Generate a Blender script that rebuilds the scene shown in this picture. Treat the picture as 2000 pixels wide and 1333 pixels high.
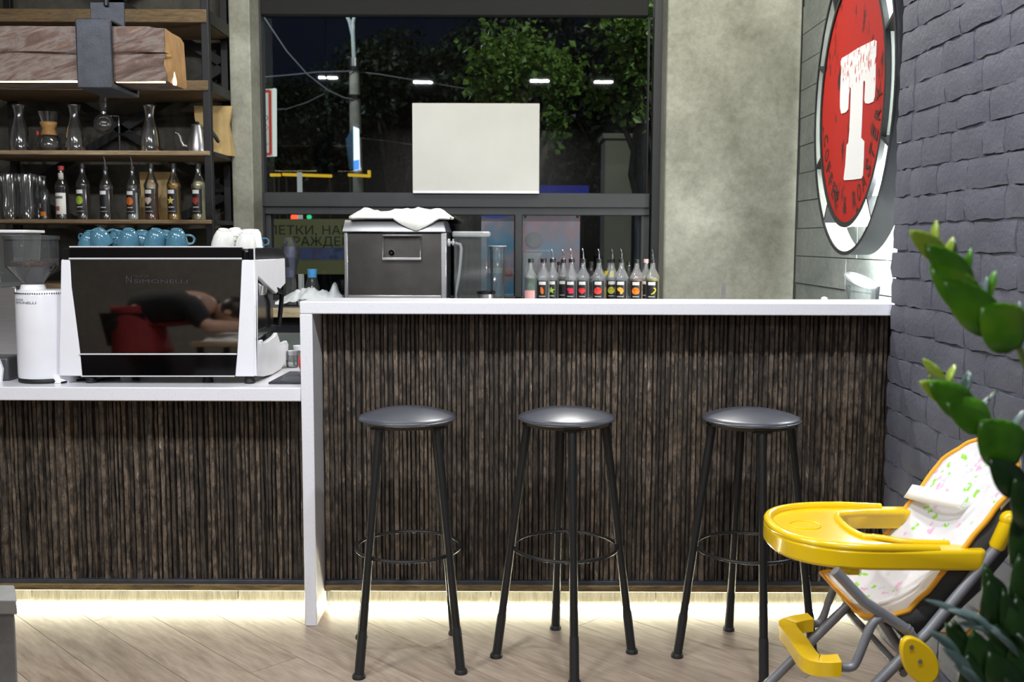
import bpy, bmesh, math, random
from mathutils import Vector, Matrix, noise
from math import sin, cos, pi, atan, tan, radians as R

# ------------------------------------------------------------------ scene, camera, world, lights
for o in list(bpy.data.objects):
    bpy.data.objects.remove(o)
S = bpy.context.scene
COL = S.collection
random.seed(7)

F_PX, H_CAM, PITCH, ROLL = 1980.0, 1.35, atan(0.0987), 0.0035
_F = Vector((0, cos(PITCH), -sin(PITCH)))
_U0 = Vector((0, sin(PITCH), cos(PITCH)))
_R0 = Vector((1, 0, 0))
_R = _R0 * cos(ROLL) + _U0 * sin(ROLL)
_U = _U0 * cos(ROLL) - _R0 * sin(ROLL)
EYE = Vector((0, 0, H_CAM))

cam_d = bpy.data.cameras.new('camera')
cam = bpy.data.objects.new('camera', cam_d)
COL.objects.link(cam)
cam_d.sensor_width = 36.0
cam_d.lens = F_PX * 36.0 / 2000.0
cam.matrix_world = Matrix(((_R.x, _U.x, -_F.x, EYE.x), (_R.y, _U.y, -_F.y, EYE.y), (_R.z, _U.z, -_F.z, EYE.z), (0, 0, 0, 1)))
cam_d.clip_start = 0.05
cam_d.clip_end = 200
cam_d.dof.use_dof = True
cam_d.dof.focus_distance = 3.35
cam_d.dof.aperture_fstop = 5.6
S.camera = cam

S.view_settings.view_transform = 'Standard'
S.view_settings.look = 'None'
S.view_settings.gamma = 1.0
S.view_settings.exposure = 0.0
S.view_settings.use_curve_mapping = False
S.cycles.max_bounces = 10
S.cycles.transparent_max_bounces = 24
S.cycles.sample_clamp_indirect = 6.0
S.cycles.caustics_reflective = False
S.cycles.caustics_refractive = False
S.cycles.use_denoising = True

world = bpy.data.worlds.new('night_sky')
S.world = world
world.use_nodes = True
bg = world.node_tree.nodes['Background']
bg.inputs[0].default_value = (0.16, 0.28, 0.62, 1)
bg.inputs[1].default_value = 0.016

def area(name, loc, target, sx, sy, power, color=(1, 1, 1), spread=180):
    l = bpy.data.lights.new(name, 'AREA')
    l.shape = 'RECTANGLE'
    l.size, l.size_y, l.energy, l.color = sx, sy, power, color
    l.spread = R(spread)
    o = bpy.data.objects.new(name, l)
    COL.objects.link(o)
    o.location = loc
    o.rotation_euler = (Vector(target) - Vector(loc)).to_track_quat('-Z', 'Y').to_euler()
    return o

def point(name, loc, power, color=(1, 1, 1), rad=0.08):
    l = bpy.data.lights.new(name, 'POINT')
    l.energy, l.color, l.shadow_soft_size = power, color, rad
    o = bpy.data.objects.new(name, l)
    COL.objects.link(o)
    o.location = loc
    return o

KEYC = (0.93, 0.96, 1.0)
for _x, _y, _p in ((-1.7, 1.75, 25), (-0.85, 1.5, 30), (0.25, 1.6, 30), (0.85, 1.55, 23)):
    area('ceiling_and_fill_light', (_x, _y, 2.84), (_x * 0.9, 3.1, 0.6), 0.17, 0.025, _p, KEYC)
area('ceiling_and_fill_light', (-0.42, -3.0, 3.0), (-0.42, -2.9, 0), 1.0, 0.4, 120, KEYC)  # unseen fill lamp added to brighten the room reflected in the mirror panel
area('ceiling_and_fill_light', (-3.7, -0.6, 3.1), (-3.2, -0.9, 0), 0.6, 0.6, 70, (1.0, 0.95, 0.88))  # second unseen fill lamp, added for the reflected side of the room
area('back_bar_light', (0.75, 4.30, 3.2), (0.95, 5.5, 1.2), 0.9, 0.12, 21, (1.0, 0.98, 0.84))
area('back_bar_light', (0.38, 4.9, 3.05), (0.30, 3.6, 0.6), 0.60, 0.10, 24, (1.0, 0.98, 0.95), 110)
area('back_bar_light', (-1.0, 4.10, 3.2), (-1.1, 5.2, 1.0), 1.0, 0.12, 18, (1.0, 0.97, 0.88))
point('street_light', (2.0, 6.9, 5.2), 300, (0.95, 1.0, 0.80), 0.15)
point('street_light', (-3.4, 14.0, 5.6), 240, (0.85, 0.93, 1.0), 0.15)

# ------------------------------------------------------------------ pixel -> world helpers (photo frame 2000 x 1333)
def ray(px, py):
    return _F + _R * ((px - 1000) / F_PX) + _U * ((666.5 - py) / F_PX)

def at(px, py, Y):
    d = ray(px, py)
    return EYE + d * (Y / d.y)

def atz(px, py, Z):
    d = ray(px, py)
    return EYE + d * ((Z - H_CAM) / d.z)

def on_plane(px, py, o, n):
    d = ray(px, py)
    return EYE + d * ((o - EYE).dot(n) / d.dot(n))

# ------------------------------------------------------------------ mesh builder
ORIGIN = {}

class MB:
    def __init__(s):
        s.v, s.f = [], []

    def add(s, vs, fs):
        b = len(s.v)
        s.v += [Vector(p) for p in vs]
        s.f += [tuple(i + b for i in f) for f in fs]
        return s

    def box(s, x0, x1, y0, y1, z0, z1):
        return s.add([(x0, y0, z0), (x1, y0, z0), (x1, y1, z0), (x0, y1, z0), (x0, y0, z1), (x1, y0, z1), (x1, y1, z1), (x0, y1, z1)],
                     [(0, 3, 2, 1), (4, 5, 6, 7), (0, 1, 5, 4), (1, 2, 6, 5), (2, 3, 7, 6), (3, 0, 4, 7)])

    def pbox(s, px0, px1, py0, py1, Y, depth):
        a, b = at(px0, py1, Y), at(px1, py0, Y)
        return s.box(a.x, b.x, Y, Y + depth, a.z, b.z)

    def bar(s, a, b, w, t, up=(0, 0, 1)):
        a, b = Vector(a), Vector(b)
        d = (b - a).normalized()
        x = d.cross(Vector(up))
        if x.length < 1e-4:
            x = d.cross(Vector((0, 1, 0)))
        x.normalize()
        y = x.cross(d)
        c = []
        for p in (a, b):
            for i, j in ((-1, -1), (1, -1), (1, 1), (-1, 1)):
                c.append(p + x * (i * w / 2) + y * (j * t / 2))
        return s.add(c, [(0, 1, 2, 3), (7, 6, 5, 4), (0, 4, 5, 1), (1, 5, 6, 2), (2, 6, 7, 3), (3, 7, 4, 0)])

    def tube(s, pts, r, n=10, closed=False, caps=True):
        pts = [Vector(p) for p in pts]
        m = len(pts)
        rs = r if isinstance(r, (list, tuple)) else [r] * m
        tang = []
        for i in range(m):
            if closed:
                t = pts[(i + 1) % m] - pts[i - 1]
            else:
                t = pts[min(i + 1, m - 1)] - pts[max(i - 1, 0)]
            tang.append(t.normalized())
        ref = Vector((0, 0, 1)) if abs(tang[0].z) < 0.9 else Vector((1, 0, 0))
        x = (ref - tang[0] * ref.dot(tang[0])).normalized()
        vs = []
        for i in range(m):
            x = (x - tang[i] * x.dot(tang[i])).normalized()
            y = tang[i].cross(x)
            for k in range(n):
                a = 2 * pi * k / n
                vs.append(pts[i] + (x * cos(a) + y * sin(a)) * rs[i])
        fs = []
        for i in range(m if closed else m - 1):
            for k in range(n):
                a0, b0 = i * n + k, i * n + (k + 1) % n
                j = (i + 1) % m
                fs.append((a0, b0, j * n + (k + 1) % n, j * n + k))
        if caps and not closed:
            fs.append(tuple(reversed(range(n))))
            fs.append(tuple((m - 1) * n + k for k in range(n)))
        return s.add(vs, fs)

    def lathe(s, prof, n=24, c=(0, 0, 0), M=None, sx=1, sy=1, cap0=False, cap1=False):
        c = Vector(c)
        vs, fs = [], []
        for r, z in prof:
            for k in range(n):
                a = 2 * pi * k / n
                p = Vector((r * cos(a) * sx, r * sin(a) * sy, z))
                if M is not None:
                    p = M @ p
                vs.append(c + p)
        m = len(prof)
        for i in range(m - 1):
            for k in range(n):
                a, b = i * n + k, i * n + (k + 1) % n
                fs.append((a, b, b + n, a + n))
        if cap0:
            fs.append(tuple(reversed(range(n))))
        if cap1:
            fs.append(tuple((m - 1) * n + k for k in range(n)))
        return s.add(vs, fs)

    def sphere(s, c, r, n=14, m=8, M=None):
        r = r if isinstance(r, (tuple, list)) else (r, r, r)
        prof = [(max(1e-4, cos(-pi / 2 + pi * i / m)), sin(-pi / 2 + pi * i / m)) for i in range(m + 1)]
        c = Vector(c)
        D = Matrix.Diagonal(Vector(r))
        if M is not None:
            D = M @ D
        return s.lathe(prof, n, c, D)

    def prism(s, pts, dvec):
        """polygon of 3D points extruded by dvec"""
        pts = [Vector(p) for p in pts]
        d = Vector(dvec)
        n = len(pts)
        fs = [tuple(range(n)), tuple(reversed(range(n, 2 * n)))]
        for i in range(n):
            j = (i + 1) % n
            fs.append((i, n + i, n + j, j))
        return s.add(pts + [p + d for p in pts], fs)

    def grid(s, fn, nu, nv, wrap_u=False):
        vs = [fn(i / nu, j / nv) for i in range(nu if wrap_u else nu + 1) for j in range(nv + 1)]
        fs = []
        w = nv + 1
        for i in range(nu):
            i2 = (i + 1) % nu if wrap_u else i + 1
            for j in range(nv):
                fs.append((i * w + j, i2 * w + j, i2 * w + j + 1, i * w + j + 1))
        return s.add(vs, fs)

    def mesh(s, name, m, smooth=35, off=None):
        off = off or Vector((0, 0, 0))
        me = bpy.data.meshes.new(name)
        me.from_pydata([v - off for v in s.v], [], s.f)
        bm = bmesh.new()
        bm.from_mesh(me)
        bmesh.ops.remove_doubles(bm, verts=bm.verts, dist=1e-6)
        bmesh.ops.recalc_face_normals(bm, faces=bm.faces)
        bm.to_mesh(me)
        bm.free()
        if smooth:
            me.shade_smooth()
            me.set_sharp_from_angle(angle=R(smooth))
        if m is not None:
            me.materials.append(m)
        return me

    def build(s, name, m, parent=None, smooth=35, bevel=0, solid=0, seg=2):
        off = ORIGIN.get(parent.name) if parent is not None else None
        me = s.mesh(name, m, smooth, off)
        o = bpy.data.objects.new(name, me)
        COL.objects.link(o)
        if parent is not None:
            o.parent = parent
            ORIGIN[o.name] = off
        if solid:
            md = o.modifiers.new('solid', 'SOLIDIFY')
            md.thickness = solid
            md.offset = 0
        if bevel:
            md = o.modifiers.new('bevel', 'BEVEL')
            md.width, md.segments, md.limit_method, md.angle_limit = bevel, seg, 'ANGLE', R(40)
        return o

def thing(name, label, cat, loc=(0, 0, 0), group=None, kind=None):
    o = bpy.data.objects.new(name, None)
    COL.objects.link(o)
    o.location = loc
    o.empty_display_size = 0.05
    ORIGIN[o.name] = Vector(loc)
    tag(o, label, cat, group, kind)
    return o

def tag(o, label=None, cat=None, group=None, kind=None):
    if label: o['label'] = label
    if cat: o['category'] = cat
    if group: o['group'] = group
    if kind: o['kind'] = kind
    return o

def single(mb, name, m, label, cat, group=None, loc=None, **k):
    """a thing that is one mesh, origin at loc"""
    loc = Vector(loc) if loc is not None else Vector((0, 0, 0))
    sm = k.pop('smooth', 35)
    mb.v = [v - loc for v in mb.v]
    o = mb.build(name, m, None, smooth=sm, **k)
    o.location = loc
    ORIGIN[o.name] = loc
    return tag(o, label, cat, group)

def struct(mb, name, m, parent=None, **k):
    o = mb.build(name, m, parent, **k)
    if parent is None:
        o['kind'] = 'structure'
        ORIGIN[o.name] = Vector((0, 0, 0))
    return o

def dup(root, loc, rz=0, label=None, scale=None):
    r = root.copy()
    COL.objects.link(r)
    r.location = loc
    r.rotation_euler = (0, 0, rz)
    if scale: r.scale = (scale,) * 3
    if label: r['label'] = label
    for ch in list(root.children):
        c = ch.copy()
        COL.objects.link(c)
        c.parent = r
        for g in list(ch.children):
            d = g.copy()
            COL.objects.link(d)
            d.parent = c
    return r

# text -> flat polygons in a 2D frame
_txt = {}
def text_geo(t):
    if t not in _txt:
        cu = bpy.data.curves.new('t', 'FONT')
        cu.body = t
        cu.align_x = 'LEFT'
        cu.resolution_u = 2
        ob = bpy.data.objects.new('t', cu)
        COL.objects.link(ob)
        dg = bpy.context.evaluated_depsgraph_get()
        me = ob.evaluated_get(dg).to_mesh()
        vs = [v.co.copy() for v in me.vertices]
        fs = [tuple(p.vertices) for p in me.polygons]
        ob.evaluated_get(dg).to_mesh_clear()
        bpy.data.objects.remove(ob)
        bpy.data.curves.remove(cu)
        w = max((v.x for v in vs), default=0)
        _txt[t] = (vs, fs, w)
    return _txt[t]

def put_text(mb, t, o, u, v, height, width=None, center=False):
    """text with cap height `height` from origin o along u (right) and v (up)"""
    vs, fs, w = text_geo(t)
    h = 0.70
    sy = height / h
    sx = (width / w) if width else sy
    o, u, v = Vector(o), Vector(u), Vector(v)
    dx = -w / 2 if center else 0
    mb.add([o + u * ((p.x + dx) * sx) + v * (p.y * sy) for p in vs], fs)

# ------------------------------------------------------------------ materials
class NT:
    def __init__(s, name):
        s.m = bpy.data.materials.new(name)
        s.m.use_nodes = True
        s.t = s.m.node_tree
        s.b = s.t.nodes['Principled BSDF']
        s.out = s.t.nodes['Material Output']

    def n(s, typ, **k):
        nd = s.t.nodes.new(typ)
        for a, b in k.items():
            if a.startswith('i_'):
                key = a[2:]
                nd.inputs[int(key) if key.isdigit() else key.replace('_', ' ')].default_value = b
            else:
                setattr(nd, a, b)
        return nd

    def l(s, a, b):
        s.t.links.new(a, b)

    def coord(s, scale=(1, 1, 1), rot=(0, 0, 0), rand=0.0):
        tc = s.n('ShaderNodeTexCoord')
        mp = s.n('ShaderNodeMapping')
        mp.inputs['Scale'].default_value = scale
        src = tc.outputs['Object']
        if rand:
            oi = s.n('ShaderNodeObjectInfo')
            mul = s.n('ShaderNodeVectorMath', operation='SCALE')
            cb = s.n('ShaderNodeCombineXYZ')
            s.l(oi.outputs['Random'], cb.inputs[0]); s.l(oi.outputs['Random'], cb.inputs[1]); s.l(oi.outputs['Random'], cb.inputs[2])
            s.l(cb.outputs[0], mul.inputs[0]); mul.inputs['Scale'].default_value = rand
            ad = s.n('ShaderNodeVectorMath', operation='ADD')
            s.l(src, ad.inputs[0]); s.l(mul.outputs[0], ad.inputs[1])
            src = ad.outputs[0]
        if any(rot):
            mr = s.n('ShaderNodeMapping')
            mr.inputs['Rotation'].default_value = rot
            s.l(src, mr.inputs[0])
            src = mr.outputs[0]
        s.l(src, mp.inputs[0])
        return mp.outputs[0]

    def noise(s, co, scale, detail=5, rough=0.55, dist=0.0):
        nd = s.n('ShaderNodeTexNoise')
        nd.inputs['Scale'].default_value = scale
        nd.inputs['Detail'].default_value = detail
        nd.inputs['Roughness'].default_value = rough
        nd.inputs['Distortion'].default_value = dist
        s.l(co, nd.inputs['Vector'])
        return nd.outputs[0]

    def ramp(s, fac, stops, interp='LINEAR'):
        nd = s.n('ShaderNodeValToRGB')
        cr = nd.color_ramp
        cr.interpolation = interp
        while len(cr.elements) < len(stops):
            cr.elements.new(0.5)
        for e, (p, c) in zip(cr.elements, stops):
            e.position = p
            e.color = (*c, 1) if len(c) == 3 else c
        s.l(fac, nd.inputs[0])
        return nd.outputs[0]

    def mix(s, fac, a, b, mode='MIX'):
        nd = s.n('ShaderNodeMix', data_type='RGBA', blend_type=mode)
        for v, i in ((fac, 0), (a, 6), (b, 7)):
            if hasattr(v, 'is_linked') or hasattr(v, 'links'):
                s.l(v, nd.inputs[i])
            else:
                nd.inputs[i].default_value = v if i == 0 else (*v, 1)
        return nd.outputs[2]

    def bump(s, h, strength=0.3, dist=0.01):
        nd = s.n('ShaderNodeBump')
        nd.inputs['Strength'].default_value = strength
        nd.inputs['Distance'].default_value = dist
        s.l(h, nd.inputs['Height'])
        s.l(nd.outputs[0], s.b.inputs['Normal'])

    def set(s, color=None, rough=None, metal=None, ior=None, coat=None):
        if color is not None:
            if hasattr(color, 'links'):
                s.l(color, s.b.inputs['Base Color'])
            else:
                s.b.inputs['Base Color'].default_value = (*color, 1)
        if rough is not None:
            if hasattr(rough, 'links'):
                s.l(rough, s.b.inputs['Roughness'])
            else:
                s.b.inputs['Roughness'].default_value = rough
        if metal is not None: s.b.inputs['Metallic'].default_value = metal
        if ior is not None: s.b.inputs['IOR'].default_value = ior
        if coat is not None: s.b.inputs['Coat Weight'].default_value = coat
        return s.m

def plain(name, c, rough=0.5, metal=0.0, var=0.06, scale=14, coat=None, bump=0.0):
    t = NT(name)
    co = t.coord()
    nz = t.noise(co, scale, 4)
    a = tuple(x * (1 - var * 2) for x in c)
    b = tuple(min(1, x * (1 + var * 2)) for x in c)
    col = t.ramp(nz, [(0.3, a), (0.7, b)])
    if bump:
        t.bump(t.noise(co, scale * 8, 3), bump, 0.002)
    return t.set(col, rough, metal, coat=coat)

def emit(name, c, strength):
    t = NT(name)
    e = t.n('ShaderNodeEmission')
    e.inputs[0].default_value = (*c, 1)
    e.inputs[1].default_value = strength
    t.l(e.outputs[0], t.out.inputs[0])
    return t.m

def clear(name, tint=(1, 1, 1), refl=1.0, rough=0.03, edge=0.0, milk_haze=0.0):
    """thin clear glass or plastic: fresnel mix of see-through and mirror, darker towards the rim"""
    t = NT(name)
    tr = t.n('ShaderNodeBsdfTransparent')
    gl = t.n('ShaderNodeBsdfGlossy')
    gl.inputs['Roughness'].default_value = rough
    fr = t.n('ShaderNodeFresnel')
    fr.inputs[0].default_value = 1.5
    lw = t.n('ShaderNodeLayerWeight')
    lw.inputs[0].default_value = 0.25
    col = t.ramp(lw.outputs['Facing'], [(0.0, tint), (1.0, tuple(x * (1 - edge) for x in tint))])
    t.l(col, tr.inputs[0])
    mu = t.n('ShaderNodeMath', operation='MULTIPLY')
    t.l(fr.outputs[0], mu.inputs[0])
    mu.inputs[1].default_value = refl
    mx = t.n('ShaderNodeMixShader')
    t.l(mu.outputs[0], mx.inputs[0]); t.l(tr.outputs[0], mx.inputs[1]); t.l(gl.outputs[0], mx.inputs[2])
    last = mx
    if milk_haze:
        df = t.n('ShaderNodeBsdfDiffuse')
        df.inputs[0].default_value = (0.85, 0.88, 0.9, 1)
        m2 = t.n('ShaderNodeMixShader')
        m2.inputs[0].default_value = milk_haze
        t.l(mx.outputs[0], m2.inputs[1]); t.l(df.outputs[0], m2.inputs[2])
        last = m2
    t.l(last.outputs[0], t.out.inputs[0])
    return t.m

def concrete(name, c0, c1, dark, scale=1.0, bump=0.25):
    t = NT(name)
    co = t.coord()
    big = t.noise(co, 2.2 * scale, 6, 0.62, 0.6)
    fine = t.noise(co, 30 * scale, 6, 0.7)
    col = t.ramp(big, [(0.30, c0), (0.52, tuple((a + b) / 2 for a, b in zip(c0, c1))), (0.72, c1)])
    f2 = t.ramp(fine, [(0.3, (0.78, 0.78, 0.78)), (0.65, (1.08, 1.08, 1.08))])
    col = t.mix(1.0, col, f2, 'MULTIPLY')
    spot = t.ramp(t.noise(co, 9 * scale, 5, 0.6, 1.0), [(0.62, (0, 0, 0)), (0.74, (1, 1, 1))])
    m = t.n('ShaderNodeMath', operation='MULTIPLY'); t.l(spot, m.inputs[0]); m.inputs[1].default_value = 0.5
    col = t.mix(m.outputs[0], col, dark)
    t.bump(fine, bump, 0.006)
    return t.set(col, 0.85)

def wood(name, stops, scale=(1, 1, 1), rot=(0, 0, 0), nscale=6, rough=0.55, bump=0.3, rand=7.0, tone=0.25, dist=0.8):
    t = NT(name)
    co = t.coord(scale, rot, rand)
    n1 = t.noise(co, nscale, 6, 0.65, dist)
    n2 = t.noise(co, nscale * 5, 4, 0.6, 0.2)
    col = t.ramp(n1, stops)
    g = t.ramp(n2, [(0.3, (0.72, 0.72, 0.72)), (0.7, (1.1, 1.1, 1.1))])
    col = t.mix(1.0, col, g, 'MULTIPLY')
    if tone:
        oi = t.n('ShaderNodeObjectInfo')
        tn = t.ramp(oi.outputs['Random'], [(0, (1 - tone,) * 3), (1, (1 + tone,) * 3)])
        col = t.mix(1.0, col, tn, 'MULTIPLY')
    t.bump(n1, bump, 0.006)
    return t.set(col, rough)

M = {}
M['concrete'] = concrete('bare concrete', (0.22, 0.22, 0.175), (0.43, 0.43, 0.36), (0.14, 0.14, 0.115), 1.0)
M['concrete_dim'] = concrete('dimly lit concrete', (0.062, 0.058, 0.047), (0.105, 0.098, 0.082), (0.04, 0.036, 0.032), 1.0)  # wall behind the rack: dim light put into a darker concrete
M['boards'] = concrete('board cast concrete', (0.15, 0.17, 0.16), (0.27, 0.29, 0.27), (0.1, 0.11, 0.1), 1.4)
M['room'] = concrete('room plaster', (0.17, 0.16, 0.15), (0.24, 0.22, 0.2), (0.14, 0.13, 0.12), 0.6)
M['quartz'] = None
t = NT('white quartz')
co = t.coord()
v = t.n('ShaderNodeTexVoronoi'); v.inputs['Scale'].default_value = 150; t.l(co, v.inputs['Vector'])
sp = t.ramp(v.outputs['Distance'], [(0.10, (0.52, 0.53, 0.56)), (0.22, (0.74, 0.74, 0.78))])
M['quartz'] = t.set(sp, 0.22)
t = NT('painted brick')
co = t.coord(rand=9.0)
n1 = t.noise(co, 5, 6, 0.6); n2 = t.noise(co, 60, 5, 0.65)
cb = t.ramp(n1, [(0.3, (0.074, 0.077, 0.104)), (0.7, (0.105, 0.108, 0.138))])
t.bump(n2, 0.55, 0.006)
M['brick'] = t.set(cb, 0.62)
M['mortar'] = plain('painted mortar', (0.072, 0.075, 0.099), 0.8, var=0.15, bump=0.4)
t = NT('scorched slats')
co = t.coord((38, 38, 9.0), rand=7.0)
n1 = t.noise(co, 1.5, 6, .68, .6)
co2 = t.coord((16, 16, 15), rand=0.35)
n2 = t.noise(co2, 1.4, 4, .6, .4)
co3 = t.coord((3.0, 3.0, 2.2))
n3 = t.noise(co3, 1.2, 3, .5)
cl = t.ramp(n1, [(0.30, (0.010, 0.009, 0.009)), (0.44, (0.042, 0.036, 0.031)), (0.53, (0.112, 0.090, 0.070)), (0.60, (0.048, 0.043, 0.040)), (0.73, (0.32, 0.275, 0.24))])
cl = t.mix(1.0, cl, t.ramp(n2, [(0.34, (0.42, 0.41, 0.41)), (0.66, (1.45, 1.40, 1.34))]), 'MULTIPLY')
cl = t.mix(1.0, cl, t.ramp(n3, [(0.35, (0.80, 0.76, 0.70)), (0.65, (1.15, 1.15, 1.17))]), 'MULTIPLY')
oi = t.n('ShaderNodeObjectInfo')
cl = t.mix(1.0, cl, t.ramp(oi.outputs['Random'], [(0, (.5, .5, .5)), (.8, (1.25, 1.22, 1.18)), (1, (1.8, 1.72, 1.6))]), 'MULTIPLY')
t.bump(n1, .6, .006)
M['slat'] = t.set(cl, .5)
M['rail_wood'] = wood('glow-warmed rail board', [(0.3, (0.05, 0.03, 0.012)), (0.6, (0.22, 0.15, 0.06)), (0.8, (0.34, 0.25, 0.11))], (3, 20, 20), nscale=3, rough=.5, tone=0)  # warm LED glow put into the board colour
M['shelf_wood_dark'] = wood('weathered shelf boards', [(0.3, (0.05, 0.032, 0.016)), (0.5, (0.17, 0.11, 0.05)), (0.62, (0.10, 0.07, 0.04)), (0.8, (0.40, 0.29, 0.15))], (2.0, 16, 16), nscale=3, rough=.75, tone=.1)
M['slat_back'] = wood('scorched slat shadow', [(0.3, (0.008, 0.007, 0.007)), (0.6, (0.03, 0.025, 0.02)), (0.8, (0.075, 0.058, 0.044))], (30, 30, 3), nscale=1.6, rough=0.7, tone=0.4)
M['plinth'] = wood('pale plinth', [(0.3, (0.34, 0.33, 0.27)), (0.5, (0.55, 0.54, 0.45)), (0.75, (0.7, 0.69, 0.6))], (24, 24, 3), nscale=1.5, rough=0.7, tone=0.0)  # pale boards with faint streaks
M['oak'] = wood('pale oak laminate', [(0.25, (0.25, 0.18, 0.13)), (0.48, (0.40, 0.31, 0.238)), (0.75, (0.48, 0.39, 0.31))], (1.0, 7, 7), (0, 0, R(45)), 1.9, 0.40, 0.05, 11.0, 0.07, 1.4)
M['oak_gap'] = plain('floor underlay', (0.06, 0.045, 0.03), 0.8)
M['black_metal'] = plain('black powder coat', (0.012, 0.012, 0.014), 0.45, 0.3)
M['stool_metal'] = plain('stool black enamel', (0.007, 0.007, 0.0075), 0.42, 0.0)
M['rubber'] = plain('black rubber', (0.008, 0.008, 0.009), 0.6)
M['vinyl'] = plain('dark blue grey vinyl', (0.050, 0.053, 0.068), 0.34, 0.0, 0.08, 8, coat=0.0)
M['frame'] = plain('charcoal window frame', (0.026, 0.027, 0.029), 0.55)
M['frame_shaded'] = plain('shaded window head', (0.0045, 0.0045, 0.0045), 0.8)  # weaker light at the window top put into the frame colour
M['white_enamel'] = plain('white enamel', (0.78, 0.78, 0.82), 0.25, var=0.01)
M['white_plastic'] = plain('white plastic', (0.8, 0.8, 0.82), 0.35, var=0.02)
M['mirror'] = NT('black mirror glass').set((0.34, 0.33, 0.32), 0.03, 1.0)
M['mirror_band'] = NT('dark mirror band').set((0.09, 0.09, 0.11), 0.08, 1.0)
M['black_gloss'] = NT('black gloss').set((0.008, 0.008, 0.009), 0.12)
M['chrome'] = NT('chrome').set((0.86, 0.87, 0.9), 0.10, 1.0)
M['trim'] = plain('satin aluminium trim', (.66, .67, .70), .35, 0.25, .01)
M['steel'] = None
t = NT('brushed steel')
co = t.coord((1, 1, 40))
n1 = t.noise(co, 12, 4)
M['steel'] = t.set(t.ramp(n1, [(0.3, (0.50, 0.50, 0.52)), (0.7, (0.62, 0.62, 0.64))]), 0.32, 1.0)
t = NT('dull dark steel')
co = t.coord((1, 1, 1))
n1 = t.noise(co, 7, 5)
M['steel_mid'] = None
M['steel_dark'] = t.set(t.ramp(n1, [(0.3, (0.12, 0.112, 0.108)), (0.7, (0.18, 0.17, 0.165))]), 0.28, 1.0)
M['steel_mid'] = NT('grey lid steel').set((0.30, 0.30, 0.31), 0.33, 1.0)
M['glass_pane'] = clear('window glass', (0.93, 0.96, 0.95), 1.0, 0.01)
M['glass'] = clear('clear glass', (0.97, 0.98, 0.98), 2.6, 0.10, 0.22, 0.015)
M['glass_bottle'] = clear('clear bottle glass', (0.97, 0.98, 0.98), 2.8, 0.10, 0.10, 0.14)  # pale haze mixed in to stand for bright reflections on the bottles
M['plastic_clear'] = clear('clear plastic', (0.90, 0.93, 0.92), 1.8, 0.06, 0.30, 0.045)
M['plastic_film'] = clear('crumpled film', (0.88, 0.92, 0.93), 2.0, 0.10, 0.2, 0.35)
M['paper'] = plain('white card', (0.58, 0.575, 0.54), 0.8, var=0.02, scale=4)
M['kraft'] = plain('kraft paper', (0.50, 0.35, 0.15), 0.75, var=0.10, scale=9)
M['cork_wood'] = plain('blond wood collar', (0.50, 0.27, 0.09), 0.5, var=0.12)
M['cloth'] = plain('white towel', (0.82, 0.81, 0.77), 0.9, var=0.02, bump=0.3)
M['blue_glaze'] = plain('blue glaze', (0.062, 0.165, 0.235), 0.14, var=0.12, coat=0.5)
M['white_glaze'] = plain('white glaze', (0.74, 0.74, 0.70), 0.18, var=0.02, coat=0.5)
M['shelf_wood'] = wood('rough shelf boards', [(0.3, (0.16, 0.10, 0.05)), (0.55, (0.36, 0.26, 0.15)), (0.8, (0.55, 0.45, 0.30))], (1.2, 14, 14), nscale=3, rough=0.7, tone=0.12)
M['counter_wood'] = wood('pale counter edge', [(0.3, (0.42, 0.32, 0.18)), (0.7, (0.66, 0.55, 0.36))], (2, 14, 14), nscale=3, rough=0.6, tone=0)
M['beam'] = wood('hewn reddish timber', [(0.28, (0.030, 0.019, 0.015)), (0.44, (0.115, 0.062, 0.044)), (0.54, (0.185, 0.145, 0.125)), (0.62, (0.12, 0.07, 0.05)), (0.78, (0.32, 0.20, 0.13))], (2.2, 10, 9), (0, 0.35, 0), 2.2, 0.62, 0.9, 0, 0, 0.7)
M['beam_end'] = wood('sawn beam end', [(0.3, (0.24, 0.12, 0.035)), (0.7, (0.40, 0.22, 0.07))], (6, 6, 2), nscale=3, rough=0.7, tone=0)
M['iron'] = plain('hammered iron', (0.050, 0.054, 0.066), 0.5, 0.4, 0.1, 25, bump=0.3)
M['yellow'] = plain('yellow plastic', (0.76, 0.50, 0.004), 0.22, var=0.02, coat=0.3)
M['piping'] = plain('orange piping', (0.78, 0.36, 0.01), 0.6)
M['grey_tube'] = plain('grey painted tube', (0.22, 0.225, 0.25), 0.4, 0.3)
M['grey_cloth'] = plain('charcoal cloth', (0.028, 0.028, 0.028), 0.85, bump=0.3)
M['red'] = plain('sign red', (0.55, 0.035, 0.02), 0.5)
# ------------------------------------------------------------------ key planes
Y_BAR = atz(608, 1224, 0.0).y            # front of the white waterfall leg
Y_PAN = atz(900, 1190, 0.0).y            # face of the slatted bases
Z_BAR = at(1100, 591, Y_BAR).z
Z_LOW = at(300, 757, Y_BAR + 0.01).z
Y_RF, Y_RR, Y_WALL = 5.05, 5.45, 5.56    # shelf front, shelf rear, back wall face
Y_COL, Y_WIN, Y_GLS = 5.38, 5.60, 5.63
X_BRK, Y_BRK = 1.27, 3.40
X_SIDE = at(1561, 300, Y_COL).x
Z_BACK = at(560, 601, 4.95).z            # back counter top
Z_CEIL = 3.35
XL, YF = -4.6, -3.6

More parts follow.
